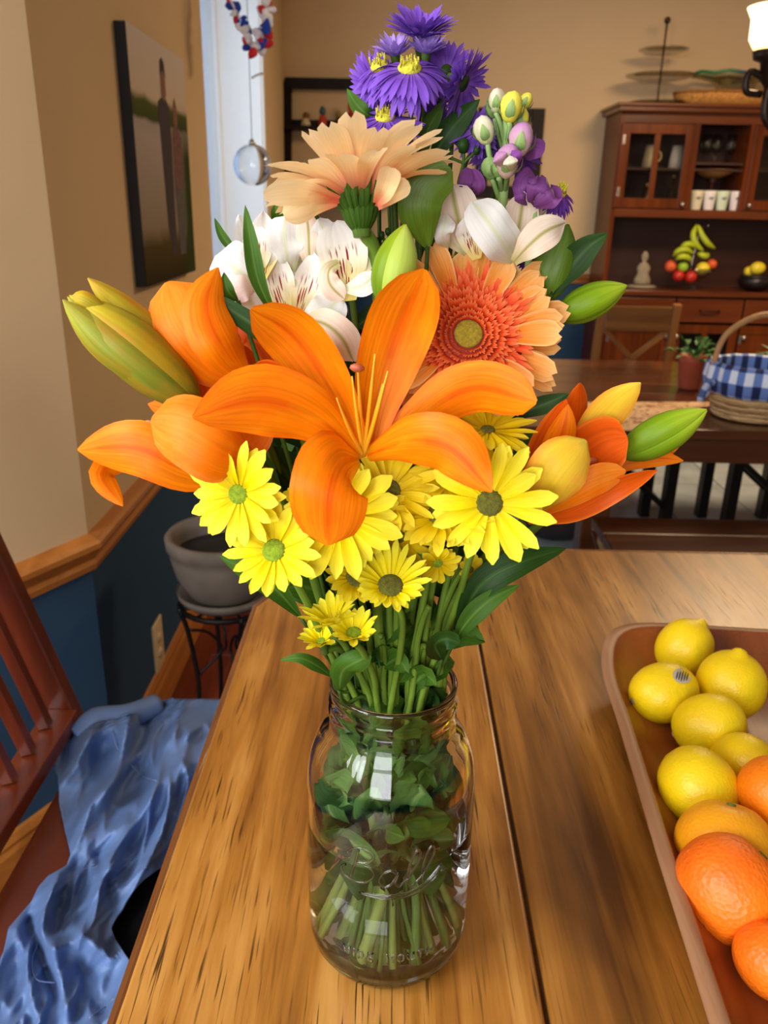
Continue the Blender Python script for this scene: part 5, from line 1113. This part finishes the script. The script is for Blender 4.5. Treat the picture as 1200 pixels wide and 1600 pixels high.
daisy('big yellow daisy half covered by the drooping front lily petal', 532, 806, .428, 88, 20, .0, .15, .05, 19, seed=5, hw=14, mid=[(550, 980, .455), (538, 900, .442)])
daisy('yellow daisy right of centre touching the tip of a lily petal', 765, 786, .425, 84, 22, .05, -.1, .15, 15, seed=6, hw=14, mid=[(708, 960, .46), (735, 870, .44)], dm=diskd)
daisy('yellow daisy with dark olive centre left of the biggest right daisy', 690, 804, .436, 70, 24, -.05, .75, .25, 20, mat=daisd, dm=diskd, seed=7, hw=9, fn=lambda d, L_, e: (L_ * (1 + .2 * d.z), e), mid=[(655, 980, .465), (672, 890, .453)])
daisy('shaded yellow daisy with dark centre tucked under the front lily', 606, 768, .448, 72, 22, -.1, .45, .25, 20, mat=daisd, dm=diskd, seed=8, hw=9)
daisy('yellow daisy with large green olive centre at middle of the stems', 610, 916, .428, 50, 23, .05, .55, .55, 22, dm=diskd, seed=9, hw=7, fn=lambda d, L_, e: (L_ * (1.05 + .4 * d.z), e), mid=[(625, 1020, .455), (628, 965, .44)])
daisy('small yellow daisy between two green stems below the big hidden one', 557, 902, .438, 44, 19, .1, .4, .5, 20, mat=daisd, dm=diskd, seed=10, hw=7)
daisy('yellow daisy seen from the side, its petals fanned up left, low at left', 519, 974, .430, 54, 9, -.55, 1.9, .75, 16, seed=11, hw=7.5, curl=.1, mid=[(560, 1050, .45), (540, 1010, .44)])
daisy('small upturned yellow daisy just above the jar rim at left', 553, 990, .423, 40, 15, -.05, .9, .75, 16, seed=12, hw=7, mid=[(585, 1060, .448), (568, 1020, .432)])
daisy('half hidden yellow daisy low at left behind a slanting stem', 502, 1002, .440, 36, 9, -.4, 1.1, .7, 14, seed=13, hw=7)
daisy('small yellow daisy seen from below right of the dark centred daisies', 684, 880, .447, 34, 9, .4, -.9, .2, 12, mat=daisd, seed=14, hw=8, grp='yellow daisies')
daisy('yellow daisy in shade hanging under the daisy beside the lily', 622, 838, .448, 56, 13, -.1, -.7, .0, 14, mat=daisd, dm=diskd, seed=15, hw=10)
daisy('golden daisy peeping out above the right daisy, under the gerbera', 762, 672, .462, 70, 12, .1, 1.5, .1, 18, mat=daisd, dm=diskd, seed=16, hw=10)
daisy('golden daisy behind the lily petal tip, left of the half open lily', 712, 742, .458, 74, 16, .2, .6, .2, 18, mat=daisd, dm=diskd, seed=17, hw=10)
daisy('small daisy petal tuft low at right between the dark stems', 735, 890, .462, 22, 6, .5, -.2, .2, 10, mat=daisd, dm=diskd, seed=18, hw=7)
# front gerbera
cG = P(731, 524, .508); nG = vdir(cG, .12, .28); k = pxm(.508); rnd = random.Random(21)
t, pth = mk_flower('peach_gerbera', 'peach gerbera facing the camera with a red fringe and olive centre', 'gerbera', cG - nG * .018, 'peach gerberas', .0042, mid=[(640, 960, .495), (690, 740, .50)])
head(t, cG - nG * .003, nG, 21, 45 * k, 92 * k, 20 * k, .44, germ, 'gerb', rnd=rnd, curl=.16, a0=.1, nv=9, jit=.3, notch=.3, cup=.4)
head(t, cG - nG * .008, nG, 22, 45 * k, 102 * k, 20 * k, .24, germ, 'gerb', rnd=rnd, curl=.12, nv=9, jit=.3, notch=.3, cup=.4)
fr_ = MB()
for q, (rr, L_, e_, n_) in enumerate(((23, 11, 1.2, 60), (29, 12, 1.05, 70), (36, 14, .9, 84), (44, 17, .75, 92), (52, 20, .62, 92), (60, 23, .5, 86), (67, 27, .42, 74), (72, 34, .34, 60))):
    head(t, cG + nG * (.001 + (q * .0005)), nG, n_, rr * k, L_ * k, (2.3 + q * .25) * k, e_, gerr, 'thin', rnd=rnd, curl=.3, jit=.45, nu=2, nv=3, join=fr_, Lj=.3)
fr_ = fr_.build('fringe', gerr, t); fr_['kind'] = 'stuff'; fr_['label'] = 'dense red orange inner fringe'
MB().lathe([(0, -.002), (84 * k, .0045), (84 * k, .0055), (0, .001)], cG, 32, nG).build('receptacle', plain('gerbera_deep_red', C(150, 36, 14), .7), t)
disc(t, cG + nG * .0035, nG, 21 * k, 4 * k, diskg)
MB().lathe([(.004, -.02), (.012, -.012), (.02, -.004)], cG - nG * .002, 24, nG).build('calyx', stemd, t)
# upper gerbera seen from below
cU = P(560, 300, .485); k = pxm(.485); nU = V3((-.09, .16, .98)).normalized(); rnd = random.Random(33)
t, pth = mk_flower('peach_gerbera', 'pale peach gerbera seen from below, spreading over white blossoms', 'gerbera', P(562, 350, .485), 'peach gerberas', .0046, mid=[(606, 960, .50), (598, 640, .50), (590, 420, .492)])
def upfn(d, L_, e):
    if d.y < -.3: e -= .0
    if d.x < -.6: e -= .28; L_ *= 1.02
    return L_, e
head(t, cU, nU, 19, 28 * k, 108 * k, 20 * k, .66, gerp, 'gerb', rnd=rnd, curl=.2, nv=9, jit=.3, fn=upfn, notch=.5, cup=.35)
head(t, cU - nU * .003, nU, 17, 26 * k, 112 * k, 21 * k, .36, gerp, 'gerb', rnd=rnd, curl=.22, nv=9, jit=.35, a0=.2, fn=upfn, notch=.5, cup=.35)
px_petal('petal', [(528, 316, .465), (490, 318, .445), (444, 338, .44)], 21, gerp, t, -.4, 'gerb')
px_petal('petal', [(588, 318, .46), (602, 296, .45), (612, 262, .455)], 17, gerp, t, .5, 'gerb')
px_petal('petal', [(590, 324, .465), (615, 300, .455), (640, 288, .455)], 15, gerp, t, .5, 'gerb')
px_petal('petal', [(530, 312, .465), (470, 300, .44), (412, 306, .43)], 18, gerp, t, .3, 'gerb')
bx = MB()
MB().lathe([(.0045, -.024), (.0055, -.018), (.008, -.012), (.011, -.004), (20 * k, .004)], cU, 32, nU).build('receptacle', stemd, t)
for ring, (r0, r1, z0, z1, nn) in enumerate(((10, 32, -.022, -.004, 20), (18, 46, -.014, .006, 24), (24, 56, -.008, .014, 26))):
    for q in range(nn):
        a = 2 * PI * (q + .5 * (ring % 2) + rnd.uniform(-.2, .2)) / nn; x = nU.orthogonal().normalized(); y = nU.cross(x); d = x * math.cos(a) + y * math.sin(a)
        pts = [cU + d * r0 * k + nU * z0, cU + d * (r0 + r1) * .55 * k + nU * (z0 * .6 + z1 * .4), cU + d * r1 * k + nU * z1]
        v, f, uv = ribbon(pts, 4.6 * k, d - nU * .3, -.5, 'leaf', nu=2, nv=5); bx.add(v, f, uv)
bx = bx.build('bracts', leafm, t); bx['kind'] = 'stuff'; bx['label'] = 'overlapping narrow green bracts'
# ---------------------------------------------------------------- white alstroemeria
def alst(label, hd, petals, mid=None, group='white alstroemeria blossoms'):
    t, pth = mk_flower('alstroemeria', label, 'flower', P(*hd), group, .0022, mid=mid)
    for q in petals:
        path, w_, m_, cup, prof = q[:5]; px_petal('petal', path, w_, m_, t, cup * .6, prof, roll=q[5] if len(q) > 5 else 0, ruffle=.16, nu=6, wob=.12)
    return t
Ya = .492
alst('white alstroemeria with red streaks, front one of the left cluster', (456, 500, Ya + .02), [
    ([(452, 508, Ya - .006), (442, 470, Ya - .004), (432, 430, Ya - .002), (431, 388, Ya)], 25, whs, .3, 'lily'),
    ([(464, 508, Ya - .006), (474, 470, Ya - .004), (486, 432, Ya - .002), (490, 394, Ya)], 24, whs, .3, 'lily'),
    ([(460, 495, Ya + .02), (462, 450, Ya + .03), (466, 415, Ya + .03), (470, 385, Ya + .02)], 34, whm, .2, 'broad'),
    ([(445, 512, Ya - .004), (416, 500, Ya - .008), (394, 476, Ya - .008), (376, 444, Ya - .004)], 31, whm, -.2, 'round', .2),
    ([(466, 508, Ya - .004), (490, 498, Ya - .008), (512, 484, Ya - .008), (533, 462, Ya - .004)], 27, whm, -.2, 'round'),
    ([(468, 500, Ya), (505, 505, Ya - .02), (535, 530, Ya - .022), (552, 565, Ya - .01)], 27, whc, -.3, 'round')], mid=[(590, 960, .495), (530, 740, .495)])
alst('white alstroemeria at the left end of the white cluster', (400, 440, Ya + .02), [
    ([(405, 432, Ya), (400, 400, Ya + .01), (388, 372, Ya + .01), (374, 336, Ya)], 21, whm, .3, 'lily'),
    ([(410, 436, Ya - .01), (413, 405, Ya), (412, 370, Ya), (411, 330, Ya)], 23, whs, .3, 'lily'),
    ([(404, 440, Ya - .003), (400, 412, Ya - .003), (402, 385, Ya - .002), (400, 348, Ya)], 22, whs, .3, 'lily'),
    ([(408, 446, Ya - .004), (382, 430, Ya - .010), (360, 414, Ya - .010), (338, 398, Ya - .004)], 36, whm, -.2, 'round'),
    ([(400, 445, Ya), (385, 448, Ya - .015), (368, 455, Ya - .015), (356, 462, Ya - .01)], 20, whp, -.3, 'round')], mid=[(570, 960, .495), (490, 740, .50)])
alst('white alstroemeria seen from behind at the top of left cluster', (480, 420, Ya + .03), [
    ([(452, 425, Ya + .004), (448, 396, Ya - .002), (444, 366, Ya - .002), (448, 338, Ya)], 28, whm, -.25, 'round'),
    ([(485, 425, Ya + .004), (483, 392, Ya - .001), (482, 362, Ya - .001), (479, 334, Ya)], 18, whc, -.3, 'round'),
    ([(500, 410, Ya + .02), (506, 385, Ya), (505, 360, Ya), (497, 342, Ya)], 22, whm, -.3, 'round'),
    ([(430, 405, Ya + .02), (424, 380, Ya + .01), (422, 360, Ya + .01), (428, 345, Ya + .01)], 18, whm, -.2, 'round')], mid=[(590, 960, .50), (545, 720, .505)])
alst('white alstroemeria with red streaks at right, under the pale gerbera', (548, 440, Ya + .02), [
    ([(545, 470, Ya - .008), (541, 435, Ya - .006), (536, 395, Ya - .004), (524, 346, Ya)], 37, whs, .25, 'round'),
    ([(552, 460, Ya - .006), (558, 425, Ya - .004), (562, 395, Ya - .002), (548, 356, Ya)], 22, whs, .3, 'lily'),
    ([(530, 410, Ya + .01), (512, 385, Ya + .01), (503, 365, Ya + .01), (498, 342, Ya)], 18, whm, .2, 'round'),
    ([(530, 410, Ya - .010), (514, 422, Ya - .014), (516, 445, Ya - .016), (538, 468, Ya - .014)], 17, whc, -.2, 'round'),
    ([(536, 452, Ya - .012), (552, 450, Ya - .014), (570, 444, Ya - .014), (588, 424, Ya - .012)], 17, whm, -.2, 'lily'),
    ([(555, 445, Ya + .01), (570, 430, Ya), (578, 410, Ya), (570, 388, Ya)], 18, whc, -.2, 'lily')], mid=[(600, 960, .50), (575, 700, .505)])
Yc = .515
alst('cream alstroemeria with greenish midribs behind the front gerbera', (790, 400, Yc + .01), [
    ([(735, 400, Yc + .01), (722, 365, Yc + .01), (712, 325, Yc), (705, 288, Yc)], 33, whc, .2, 'broad'),
    ([(806, 408, Yc), (785, 378, Yc - .02), (762, 345, Yc - .022), (738, 314, Yc - .01)], 31, whm, -.3, 'broad', .15),
    ([(800, 408, Yc + .01), (808, 370, Yc + .01), (814, 335, Yc + .01), (819, 298, Yc)], 26, whc, .2, 'lily'),
    ([(802, 410, Yc - .01), (825, 385, Yc - .022), (852, 362, Yc - .022), (884, 348, Yc - .01)], 25, whc, -.2, 'lily'),
    ([(815, 385, Yc + .02), (835, 350, Yc + .02), (848, 335, Yc + .02), (862, 320, Yc + .02)], 12, whc, -.2, 'lily'),
    ([(700, 385, Yc), (692, 370, Yc - .01), (695, 352, Yc - .01), (698, 334, Yc)], 15, whm, -.2, 'round'),
    ([(745, 405, Yc), (740, 385, Yc), (735, 360, Yc), (725, 340, Yc)], 22, whs, .2, 'round')], mid=[(640, 960, .51), (720, 700, .52)])
# ---------------------------------------------------------------- asters
def aster(label, px, py, Y, R, a, b, mat=None, elev=.1, disc_=True, seed=1, bend=0.0, count=34, par=None, L2=1.0):
    c = P(px, py, Y); n = vdir(c, a, b); k = pxm(Y); rnd = random.Random(seed)
    t, pth = mk_flower('purple_aster', label, 'aster', c - n * .010, 'purple asters', .0014, stemd, mid=[(620 + (px - 620) * .1, 960, .505), (640 + (px - 640) * .45, 520, .53), (px * .75 + 650 * .25, py + (420 - py) * .35, Y + .01)])
    b_ = MB()
    head(t, c, n, count, R * .16 * k, R * .86 * k, R * .085 * k, elev, mat or astm, 'thin', rnd=rnd, curl=bend, jit=.4, nu=2, nv=5, join=b_, Lj=.2)
    head(t, c - n * .001, n, count, R * .16 * k, R * .9 * k, R * .085 * k, elev - .3, mat or astm, 'thin', rnd=rnd, curl=bend, jit=.4, nu=2, nv=5, join=b_, Lj=.2)
    b_ = b_.build('ray_petals', mat or astm, t); b_['kind'] = 'stuff'
    if disc_:
        dd = MB().lathe([(R * .27 * k, -.001), (R * .28 * k, .001), (R * .2 * k, .003), (0, .0036)], c, 14, n)
        for q in range(26):
            a_ = rnd.uniform(0, 2 * PI); r_ = R * .26 * k * math.sqrt(rnd.random()); x = n.orthogonal().normalized(); y = n.cross(x); p = c + (x * math.cos(a_) + y * math.sin(a_)) * r_ + n * .002
            dd.tube([p, p + n * .004], [.0005, .0004], 4, 1)
        dd.build('centre', astc, t)
    MB().lathe([(.0016, -.011), (R * .12 * k, -.009), (R * .2 * k, -.004), (R * .24 * k, .001)], c, 14, n).build('calyx', stemd, t)
    return t
aster('topmost purple aster, at the very top of the bouquet', 657, 56, .545, 46, .1, 4, None, .72, False, 1, .1, 46)
aster('lilac aster seen from the side, left below the topmost one', 617, 84, .54, 30, -.6, 4, astl, .8, False, 2)
aster('pale lilac aster seen from the side, right below the topmost one', 666, 80, .535, 29, .2, 4, astl, .8, False, 3)
aster('purple aster with yellow centre highest of the yellow centred ones, left', 593, 104, .53, 44, -.8, 2.4, None, -.5, True, 4)
aster('large purple aster with wide yellow centre in the middle', 640, 108, .515, 58, .0, 2.4, None, -.32, True, 5, .25, 44)
aster('purple aster with yellow centre just above the pale gerbera', 602, 184, .52, 50, -.2, 2.6, None, -.2, True, 6)
aster('purple aster turned right, upper right of the group', 724, 130, .535, 44, 1.6, -.7, None, .3, False, 7)
aster('purple aster between the two yellow centred ones, turned away', 697, 112, .55, 38, .4, .2, None, .1, False, 8)
aster('shaded violet aster hanging behind the left stems', 588, 138, .54, 44, -.9, -.3, None, .2, False, 9)
aster('violet aster low behind the dark leaf, middle right', 745, 205, .54, 36, -.3, 1.0, None, .1, False, 10)
aster('small violet aster in shade under the big yellow centred one', 672, 152, .56, 28, .2, .2, None, .0, False, 11)
aster('violet aster behind the green stock stem', 770, 226, .56, 34, .0, .3, None, .1, False, 12)
aster('violet aster just left of the dark pointed leaf', 706, 195, .56, 28, .4, .8, None, .1, False, 13)
aster('violet aster at right behind pink stock buds', 812, 240, .55, 34, .8, .3, astd, .1, False, 14)
aster('drooping dark aster with yellow centre at the far right', 876, 302, .53, 30, .3, 1.3, astd, -.7, True, 15)
aster('tiny blue violet aster peeping left under the pale gerbera', 455, 318, .54, 20, -.6, .3, None, .1, False, 16)
aster('violet aster low in the gap beside the white petals at right', 838, 395, .55, 34, .5, .2, astd, .1, False, 17)
aster('tiny violet aster showing between the left bud and lily', 318, 600, .51, 16, -.5, .1, None, .1, False, 18)
# ---------------------------------------------------------------- stock (bud spikes)
Ys = .525
t, pth = mk_flower('stock_spike', 'green stock spike with yellow and lilac buds, right of the asters', 'flower', P(795, 160, Ys), None, .0034, sage, mid=[(650, 960, .51), (760, 560, .53), (784, 320, Ys), (792, 230, Ys)])
def sbud(t, px, py, Y, R, m, tip=None, foot=None, ang_=0.0, name='flower_bud'):
    c = P(px, py, Y); k = pxm(Y) * R; up = V3((math.sin(ang_), 0, math.cos(ang_)))
    pr = [(.15, -1.3), (.5, -1.05), (.8, -.55), (.92, 0), (.8, .55), (.5, .95), (0, 1.15)]
    o = MB().lathe([(a * k, h * k) for a, h in pr], c, 14, up, fn=lambda a, u: 1 + .10 * math.sin(3 * a + u * 2)).build(name, m, t)
    s_ = MB()
    for q in range(4):
        a = q * PI / 2 + .6; x = up.orthogonal().normalized(); y = up.cross(x); d = x * math.cos(a) + y * math.sin(a)
        v, f, uv = ribbon([c - up * k * 1.3, c + d * k * 1.0 - up * k * .5, c + d * k * .98 + up * k * .45], k * .42, d, -.3, 'leaf', nu=3, nv=6); s_.add(v, f, uv)
    s_.build('sepals', sage, o)
    if foot: MB().tube([P(*foot), P((px + foot[0]) / 2 + (px - foot[0]) * .1, (py + foot[1]) / 2, Y), c - up * k * 1.2], .0016, 6, 5).build('bud_stalk', sage, t)
sbud(t, 776, 156, Ys, 13, stkc, foot=(790, 232, Ys)); sbud(t, 771, 168, Ys + .01, 11, sage, foot=(788, 240, Ys), ang_=-.2)
sbud(t, 800, 166, Ys - .008, 17, stky, foot=(792, 230, Ys), ang_=.15); sbud(t, 822, 158, Ys + .01, 10, stky, foot=(800, 220, Ys), ang_=.5)
sbud(t, 814, 186, Ys, 13, stky, foot=(795, 236, Ys), ang_=.1)
sbud(t, 757, 202, Ys - .005, 16, stkc, foot=(778, 290, Ys), ang_=-.3); sbud(t, 815, 216, Ys - .008, 19, purl, foot=(800, 265, Ys), ang_=.1)
sbud(t, 795, 250, Ys - .015, 19, purl, foot=(788, 300, Ys), ang_=.15); sbud(t, 766, 262, Ys - .005, 13, sage, foot=(780, 312, Ys), ang_=-.2); sbud(t, 779, 262, Ys - .012, 11, sage, foot=(784, 300, Ys))
px_petal('petal', [(790, 262, Ys - .018), (782, 248, Ys - .028), (776, 238, Ys - .024)], 12, purl, t, -.4, 'round')
px_petal('petal', [(804, 262, Ys - .018), (806, 246, Ys - .028), (800, 235, Ys - .024)], 9, purp, t, -.4, 'round')
px_petal('petal', [(800, 268, Ys - .02), (798, 256, Ys - .032), (796, 243, Ys - .026)], 11, stkc, t, -.4, 'round')
px_petal('petal', [(815, 240, Ys + .01), (835, 232, Ys), (851, 235, Ys)], 14, purp, t, .3, 'broad')
t, pth = mk_flower('stock_flower', 'crumpled mauve stock blossom above the cream petals at right', 'flower', P(838, 325, Ys), None, .0026, sage, mid=[(650, 960, .515), (790, 600, .53)])
for q, (path, w_, r_) in enumerate([([(832, 320, Ys), (822, 300, Ys - .01), (826, 280, Ys - .01), (838, 274, Ys)], 18, 0), ([(838, 322, Ys), (842, 305, Ys - .015), (850, 290, Ys - .015), (844, 280, Ys)], 18, .3),
                                   ([(836, 322, Ys - .01), (852, 312, Ys - .018), (862, 302, Ys - .018), (860, 295, Ys)], 18, -.2), ([(830, 318, Ys), (818, 305, Ys - .01), (815, 290, Ys), (820, 280, Ys)], 12, .2)]):
    px_petal('petal', path, w_, purp, t, -.4, 'broad', roll=r_, ruffle=.4, wob=.6)
t, pth = mk_flower('stock_flower', 'folded dark mauve blossom pointing up beside the olive leaf', 'flower', P(738, 308, Ys), None, .0026, sage, mid=[(640, 960, .515), (700, 600, .53)])
for path, w_ in [([(738, 308, Ys), (730, 290, Ys - .012), (732, 275, Ys - .01), (728, 262, Ys)], 13), ([(738, 308, Ys), (746, 295, Ys - .012), (742, 280, Ys - .01), (730, 264, Ys)], 12), ([(736, 308, Ys), (722, 302, Ys - .01), (718, 292, Ys), (722, 286, Ys)], 11)]:
    px_petal('petal', path, w_, purp, t, -.5, 'round', wob=.4)
# ---------------------------------------------------------------- leaves of their own stalks
def leafstalk(label, path, w_, m_, prof='leaf', cup=.3, mid=None, group='loose lance leaves', roll=0.0, r=.0014):
    t, pth = mk_flower('long_leaf', label, 'leaf', P(*path[0]), group, r, stemd, mid=mid)
    px_petal('blade', path, w_, m_, t, cup, prof, roll=roll, nv=14, nu=6, rib=.1, wob=.15); return t
leafstalk('broad olive green leaf standing upright beside the pale gerbera', [(668, 385, .50), (656, 330, .49), (668, 290, .49), (706, 266, .485)], 33, leafo, 'broad', -.3)
leafstalk('dark pointed leaf rising right behind the two green buds', [(862, 460, .52), (885, 425, .52), (915, 390, .52), (950, 364, .52)], 22, leafd)
leafstalk('narrow bright green leaf before the left white alstroemeria', [(432, 500, .455), (404, 440, .45), (392, 380, .45), (383, 320, .455)], 13, leafm)
leafstalk('long dark blade crossing from the left lily behind the front lily', [(470, 590, .455), (425, 530, .45), (370, 490, .45), (310, 448, .452)], 17, leafd)
leafstalk('thin green leaf tip at far left beside the window', [(380, 400, .52), (360, 385, .52), (346, 366, .52), (335, 340, .52)], 7, leafm)
leafstalk('small green leaf before the left lily petals', [(372, 470, .46), (358, 458, .455), (352, 440, .455), (350, 425, .455)], 10, leafm)
leafstalk('small leaf between the pale gerbera and white cluster', [(438, 350, .53), (432, 335, .525), (430, 318, .525)], 9, leafm)
leafstalk('dark green leaf pointing up left beside the lowest aster', [(590, 184, .54), (572, 178, .53), (556, 162, .53), (542, 138, .53)], 11, leafm)
leafstalk('large dark green leaf slanting up right beneath the asters', [(672, 255, .545), (695, 215, .54), (725, 180, .54), (750, 155, .54)], 17, leafd)
leafstalk('second dark leaf rising below the asters, left of the first', [(660, 250, .545), (668, 205, .54), (684, 175, .54), (694, 155, .54)], 12, leafm)
leafstalk('dark leaf pointing right behind gerbera and lily petal', [(800, 655, .485), (828, 640, .485), (856, 630, .485), (890, 615, .485)], 15, leafd)
leafstalk('broad dark leaf sweeping right over the table, upper of the two', [(712, 985, .455), (750, 915, .45), (810, 880, .45), (886, 856, .46)], 26, leafd, mid=[(690, 1030, .46)])
leafstalk('green leaf sweeping right over the table, lower of the two', [(708, 1005, .45), (735, 965, .445), (770, 935, .445), (812, 914, .45)], 19, leafm, mid=[(690, 1040, .46)])
leafstalk('long green leaf pointing up left behind the lower left daisies', [(470, 965, .45), (430, 920, .445), (390, 895, .445), (342, 868, .445)], 20, leafm, mid=[(520, 1040, .465)])
leafstalk('dark leaf between the left lilies and the daisies', [(440, 780, .485), (415, 735, .485), (400, 710, .485), (392, 680, .485)], 16, leafm)
leafstalk('dark leaf hidden under the front lily at left', [(480, 800, .49), (455, 750, .49), (430, 720, .49), (400, 700, .49)], 34, leafd)
leafstalk('serrated leaf curling left over the jar rim', [(520, 1058, .452), (495, 1040, .44), (468, 1028, .435), (436, 1032, .435)], 12, leafm, mid=[(530, 1080, .462)], cup=-.3)
leafstalk('folded sage leaf hanging over the front of the jar rim', [(530, 1080, .445), (535, 1050, .436), (555, 1035, .432), (580, 1025, .435)], 24, leafm, mid=[(540, 1100, .455)], prof='broad', cup=-.4)
leafstalk('broad dark leaf at the right of the jar rim', [(690, 1030, .455), (680, 1010, .445), (695, 998, .44), (718, 1005, .44)], 20, leafd, mid=[(680, 1060, .46)], prof='broad')
# thin stems with small buds under the asters
def twig(label, pts, buds):
    p = [P(*a) for a in pts]; t, pth = mk_flower('bud_twig', label, 'twig', p[0], 'small bud twigs', .0012, stemd)
    MB().tube(p, .0010, 6, 5).build('twig_branch', stemd, t)
    for px, py, Y, R in buds:
        c = P(px, py, Y); MB().tube([p[len(p) // 2], c], .0009, 5, 1).build('twig_branch', stemd, t)
        MB().lathe([(0, -R * 1.3), (R * .7, -R), (R, 0), (R * .8, R), (0, R * 1.3)], c, 10, (0, 0, 1)).build('small_bud', leafd, t)
twig('twig with a round green bud between aster and mauve blossom', [(722, 320, .53), (716, 290, .53), (724, 255, .53), (724, 232, .53)], [(724, 228, .53, .0036), (700, 245, .53, .0018), (745, 235, .53, .0022)])
twig('twig with tiny yellow green buds beside the gerbera calyx', [(630, 420, .50), (612, 390, .50), (598, 372, .50)], [(596, 368, .50, .0020), (590, 378, .50, .0020), (602, 384, .50, .0022), (610, 372, .50, .0020), (615, 388, .50, .0022), (597, 395, .5, .0022), (606, 362, .50, .0018)])
# bushy dark foliage that fills the heart of the bouquet
rnd = random.Random(77)
for g in range(16):
    px = (420, 470, 520, 560, 600, 640, 680, 720, 760, 640, 590, 700, 800, 540, 660, 480)[g]; py = (640, 720, 560, 640, 540, 560, 600, 700, 720, 430, 700, 420, 700, 480, 300, 860)[g]; Y = .535 + .012 * (g % 3) - (.03 if g == 15 else 0)
    hd = P(px, py, Y)
    pos = 'at far left,in the left heart,left of centre,behind the front lily,behind the upright bud,behind the gerbera edge,behind the gerbera,below the gerbera,low right,above the gerbera,low at centre,right of the olive leaf,at far right,behind the white cluster,under the asters,low at left'.split(',')[g]
    t, pth = mk_flower('foliage_stalk', 'dark green leafy stalk deep in the bouquet, ' + pos, 'foliage', hd, 'dark leafy filler stalks', .0020, stemd)
    P_ = spline(pth, 8); top = [q for q in P_ if q.z > TT + .25]
    for q in range(11):
        p = top[int((q + 1) / 12 * (len(top) - 1))]; a = rnd.uniform(0, 2 * PI); L_ = rnd.uniform(.035, .06); d = V3((math.cos(a), .5 * math.sin(a), rnd.uniform(.2, 1.0))).normalized()
        v, f, uv = ribbon([p, p + d * L_ * .5 + V3((0, 0, .004)), p + d * L_ - V3((0, 0, .004))], rnd.uniform(.006, .011), V3((rnd.uniform(-.4, .4), -1, .4)), .3, 'leaf', nu=4, nv=8, seed=q, wob=.3)
        mesh('leaf', v, f, leafd if q % 3 else leafm, t, uv)
    stem_leaves(t, pth, 5, .035, .010, leafd, .09, .215, seed=g)
# leafy stalks whose leaves fill the jar
for g in range(9):
    a = g * 2 * PI / 9 + .3; hd = J + V3((math.cos(a) * .045, math.sin(a) * .035 + .0, .235 + .05 + .02 * (g % 3)))
    w1 = 'short leafy stalk without bloom in the jar, ' + ('right', 'right rear', 'rear', 'rear left', 'left', 'front left', 'front', 'front right', 'far right')[g] + ' of the mouth'
    t, pth = mk_flower('leafy_stalk', w1, 'foliage', hd, 'short leafy stalks in the jar', .0022, stemm)
    stem_leaves(t, pth, 14, .038, .014, leafm if g % 2 else leafd, .06, .215, seed=50 + g)
    stem_leaves(t, pth, 4, .030, .010, leafm, .23, .28, seed=150 + g)
# leaf masses pressed against the inside of the jar
for g in range(8):
    a = -PI / 2 + (-1.35, -.95, -.5, .15, .75, 1.2, 1.9, -2.2)[g]; hd = jarpt(a, .030, .26 + .01 * (g % 3))
    t, pth = mk_flower('leafy_stalk', 'leafy stalk whose lobed leaves press on the jar glass, ' + ('far left', 'left', 'front left', 'front', 'front right', 'right', 'back right', 'back left')[g] + ' side', 'foliage', hd, 'lobed leaves inside the jar', .0020, stemm)
    rr_ = random.Random(300 + g)
    for q in range(7):
        z = (.085, .115, .14, .155, .17, .185, .20)[q]; aa = a + rr_.uniform(-.5, .5); R0 = .024; R1 = .052 if z < .15 else .047 if z < .17 else .038
        p0 = jarpt(aa, R0, z - .012); p1 = jarpt(aa + rr_.uniform(-.25, .25), (R0 + R1) / 2 + .004, z + .004); p2 = jarpt(aa + rr_.uniform(-.7, .7), R1, z + rr_.uniform(.0, .016))
        v, f, uv = ribbon([p0, p1, p2], rr_.uniform(.010, .017), V3((math.cos(aa) * .6, math.sin(aa) * .6 - .4, .5)), .2, 'lily', nu=8, nv=14, ruffle=.22, wob=.3, seed=q + g)
        v = [V3((JX + (w_.x - JX) * min(1, .0555 / max(1e-6, math.hypot(w_.x - JX, w_.y - JY))), JY + (w_.y - JY) * min(1, .0555 / max(1e-6, math.hypot(w_.x - JX, w_.y - JY))), w_.z)) if w_.z < TT + .168 else V3((JX + (w_.x - JX) * min(1, .038 / max(1e-6, math.hypot(w_.x - JX, w_.y - JY))), JY + (w_.y - JY) * min(1, .038 / max(1e-6, math.hypot(w_.x - JX, w_.y - JY))), w_.z)) for w_ in v]
        mesh('leaf', v, f, leafj if q % 2 else leafm, t, uv)
# cut leaf bits lying at the bottom of the jar
for g in range(10):
    a = rnd.uniform(0, 2 * PI); r_ = rnd.uniform(.01, .046); p = jarpt(a, r_, .016 + .002 * (g % 5)); d = V3((rnd.uniform(-1, 1), rnd.uniform(-1, 1), rnd.uniform(0, .5))).normalized() * .014
    e = p + d; rr = math.hypot(e.x - JX, e.y - JY)
    if rr > .050: e = V3((JX + (e.x - JX) * .050 / rr, JY + (e.y - JY) * .050 / rr, e.z))
    v, f, uv = ribbon([p, (p + e) / 2 + V3((0, 0, .002)), e], .006, (0, -.5, 1), .3, 'leaf', nu=3, nv=5, wob=.5, seed=g)
    o = mesh('leaf_scrap', v, f, leafm, None, uv, loc=p); tag(o, 'torn green leaf scrap lying on the bottom of the glass jar', 'leaf', 'leaf scraps at the bottom of the jar')
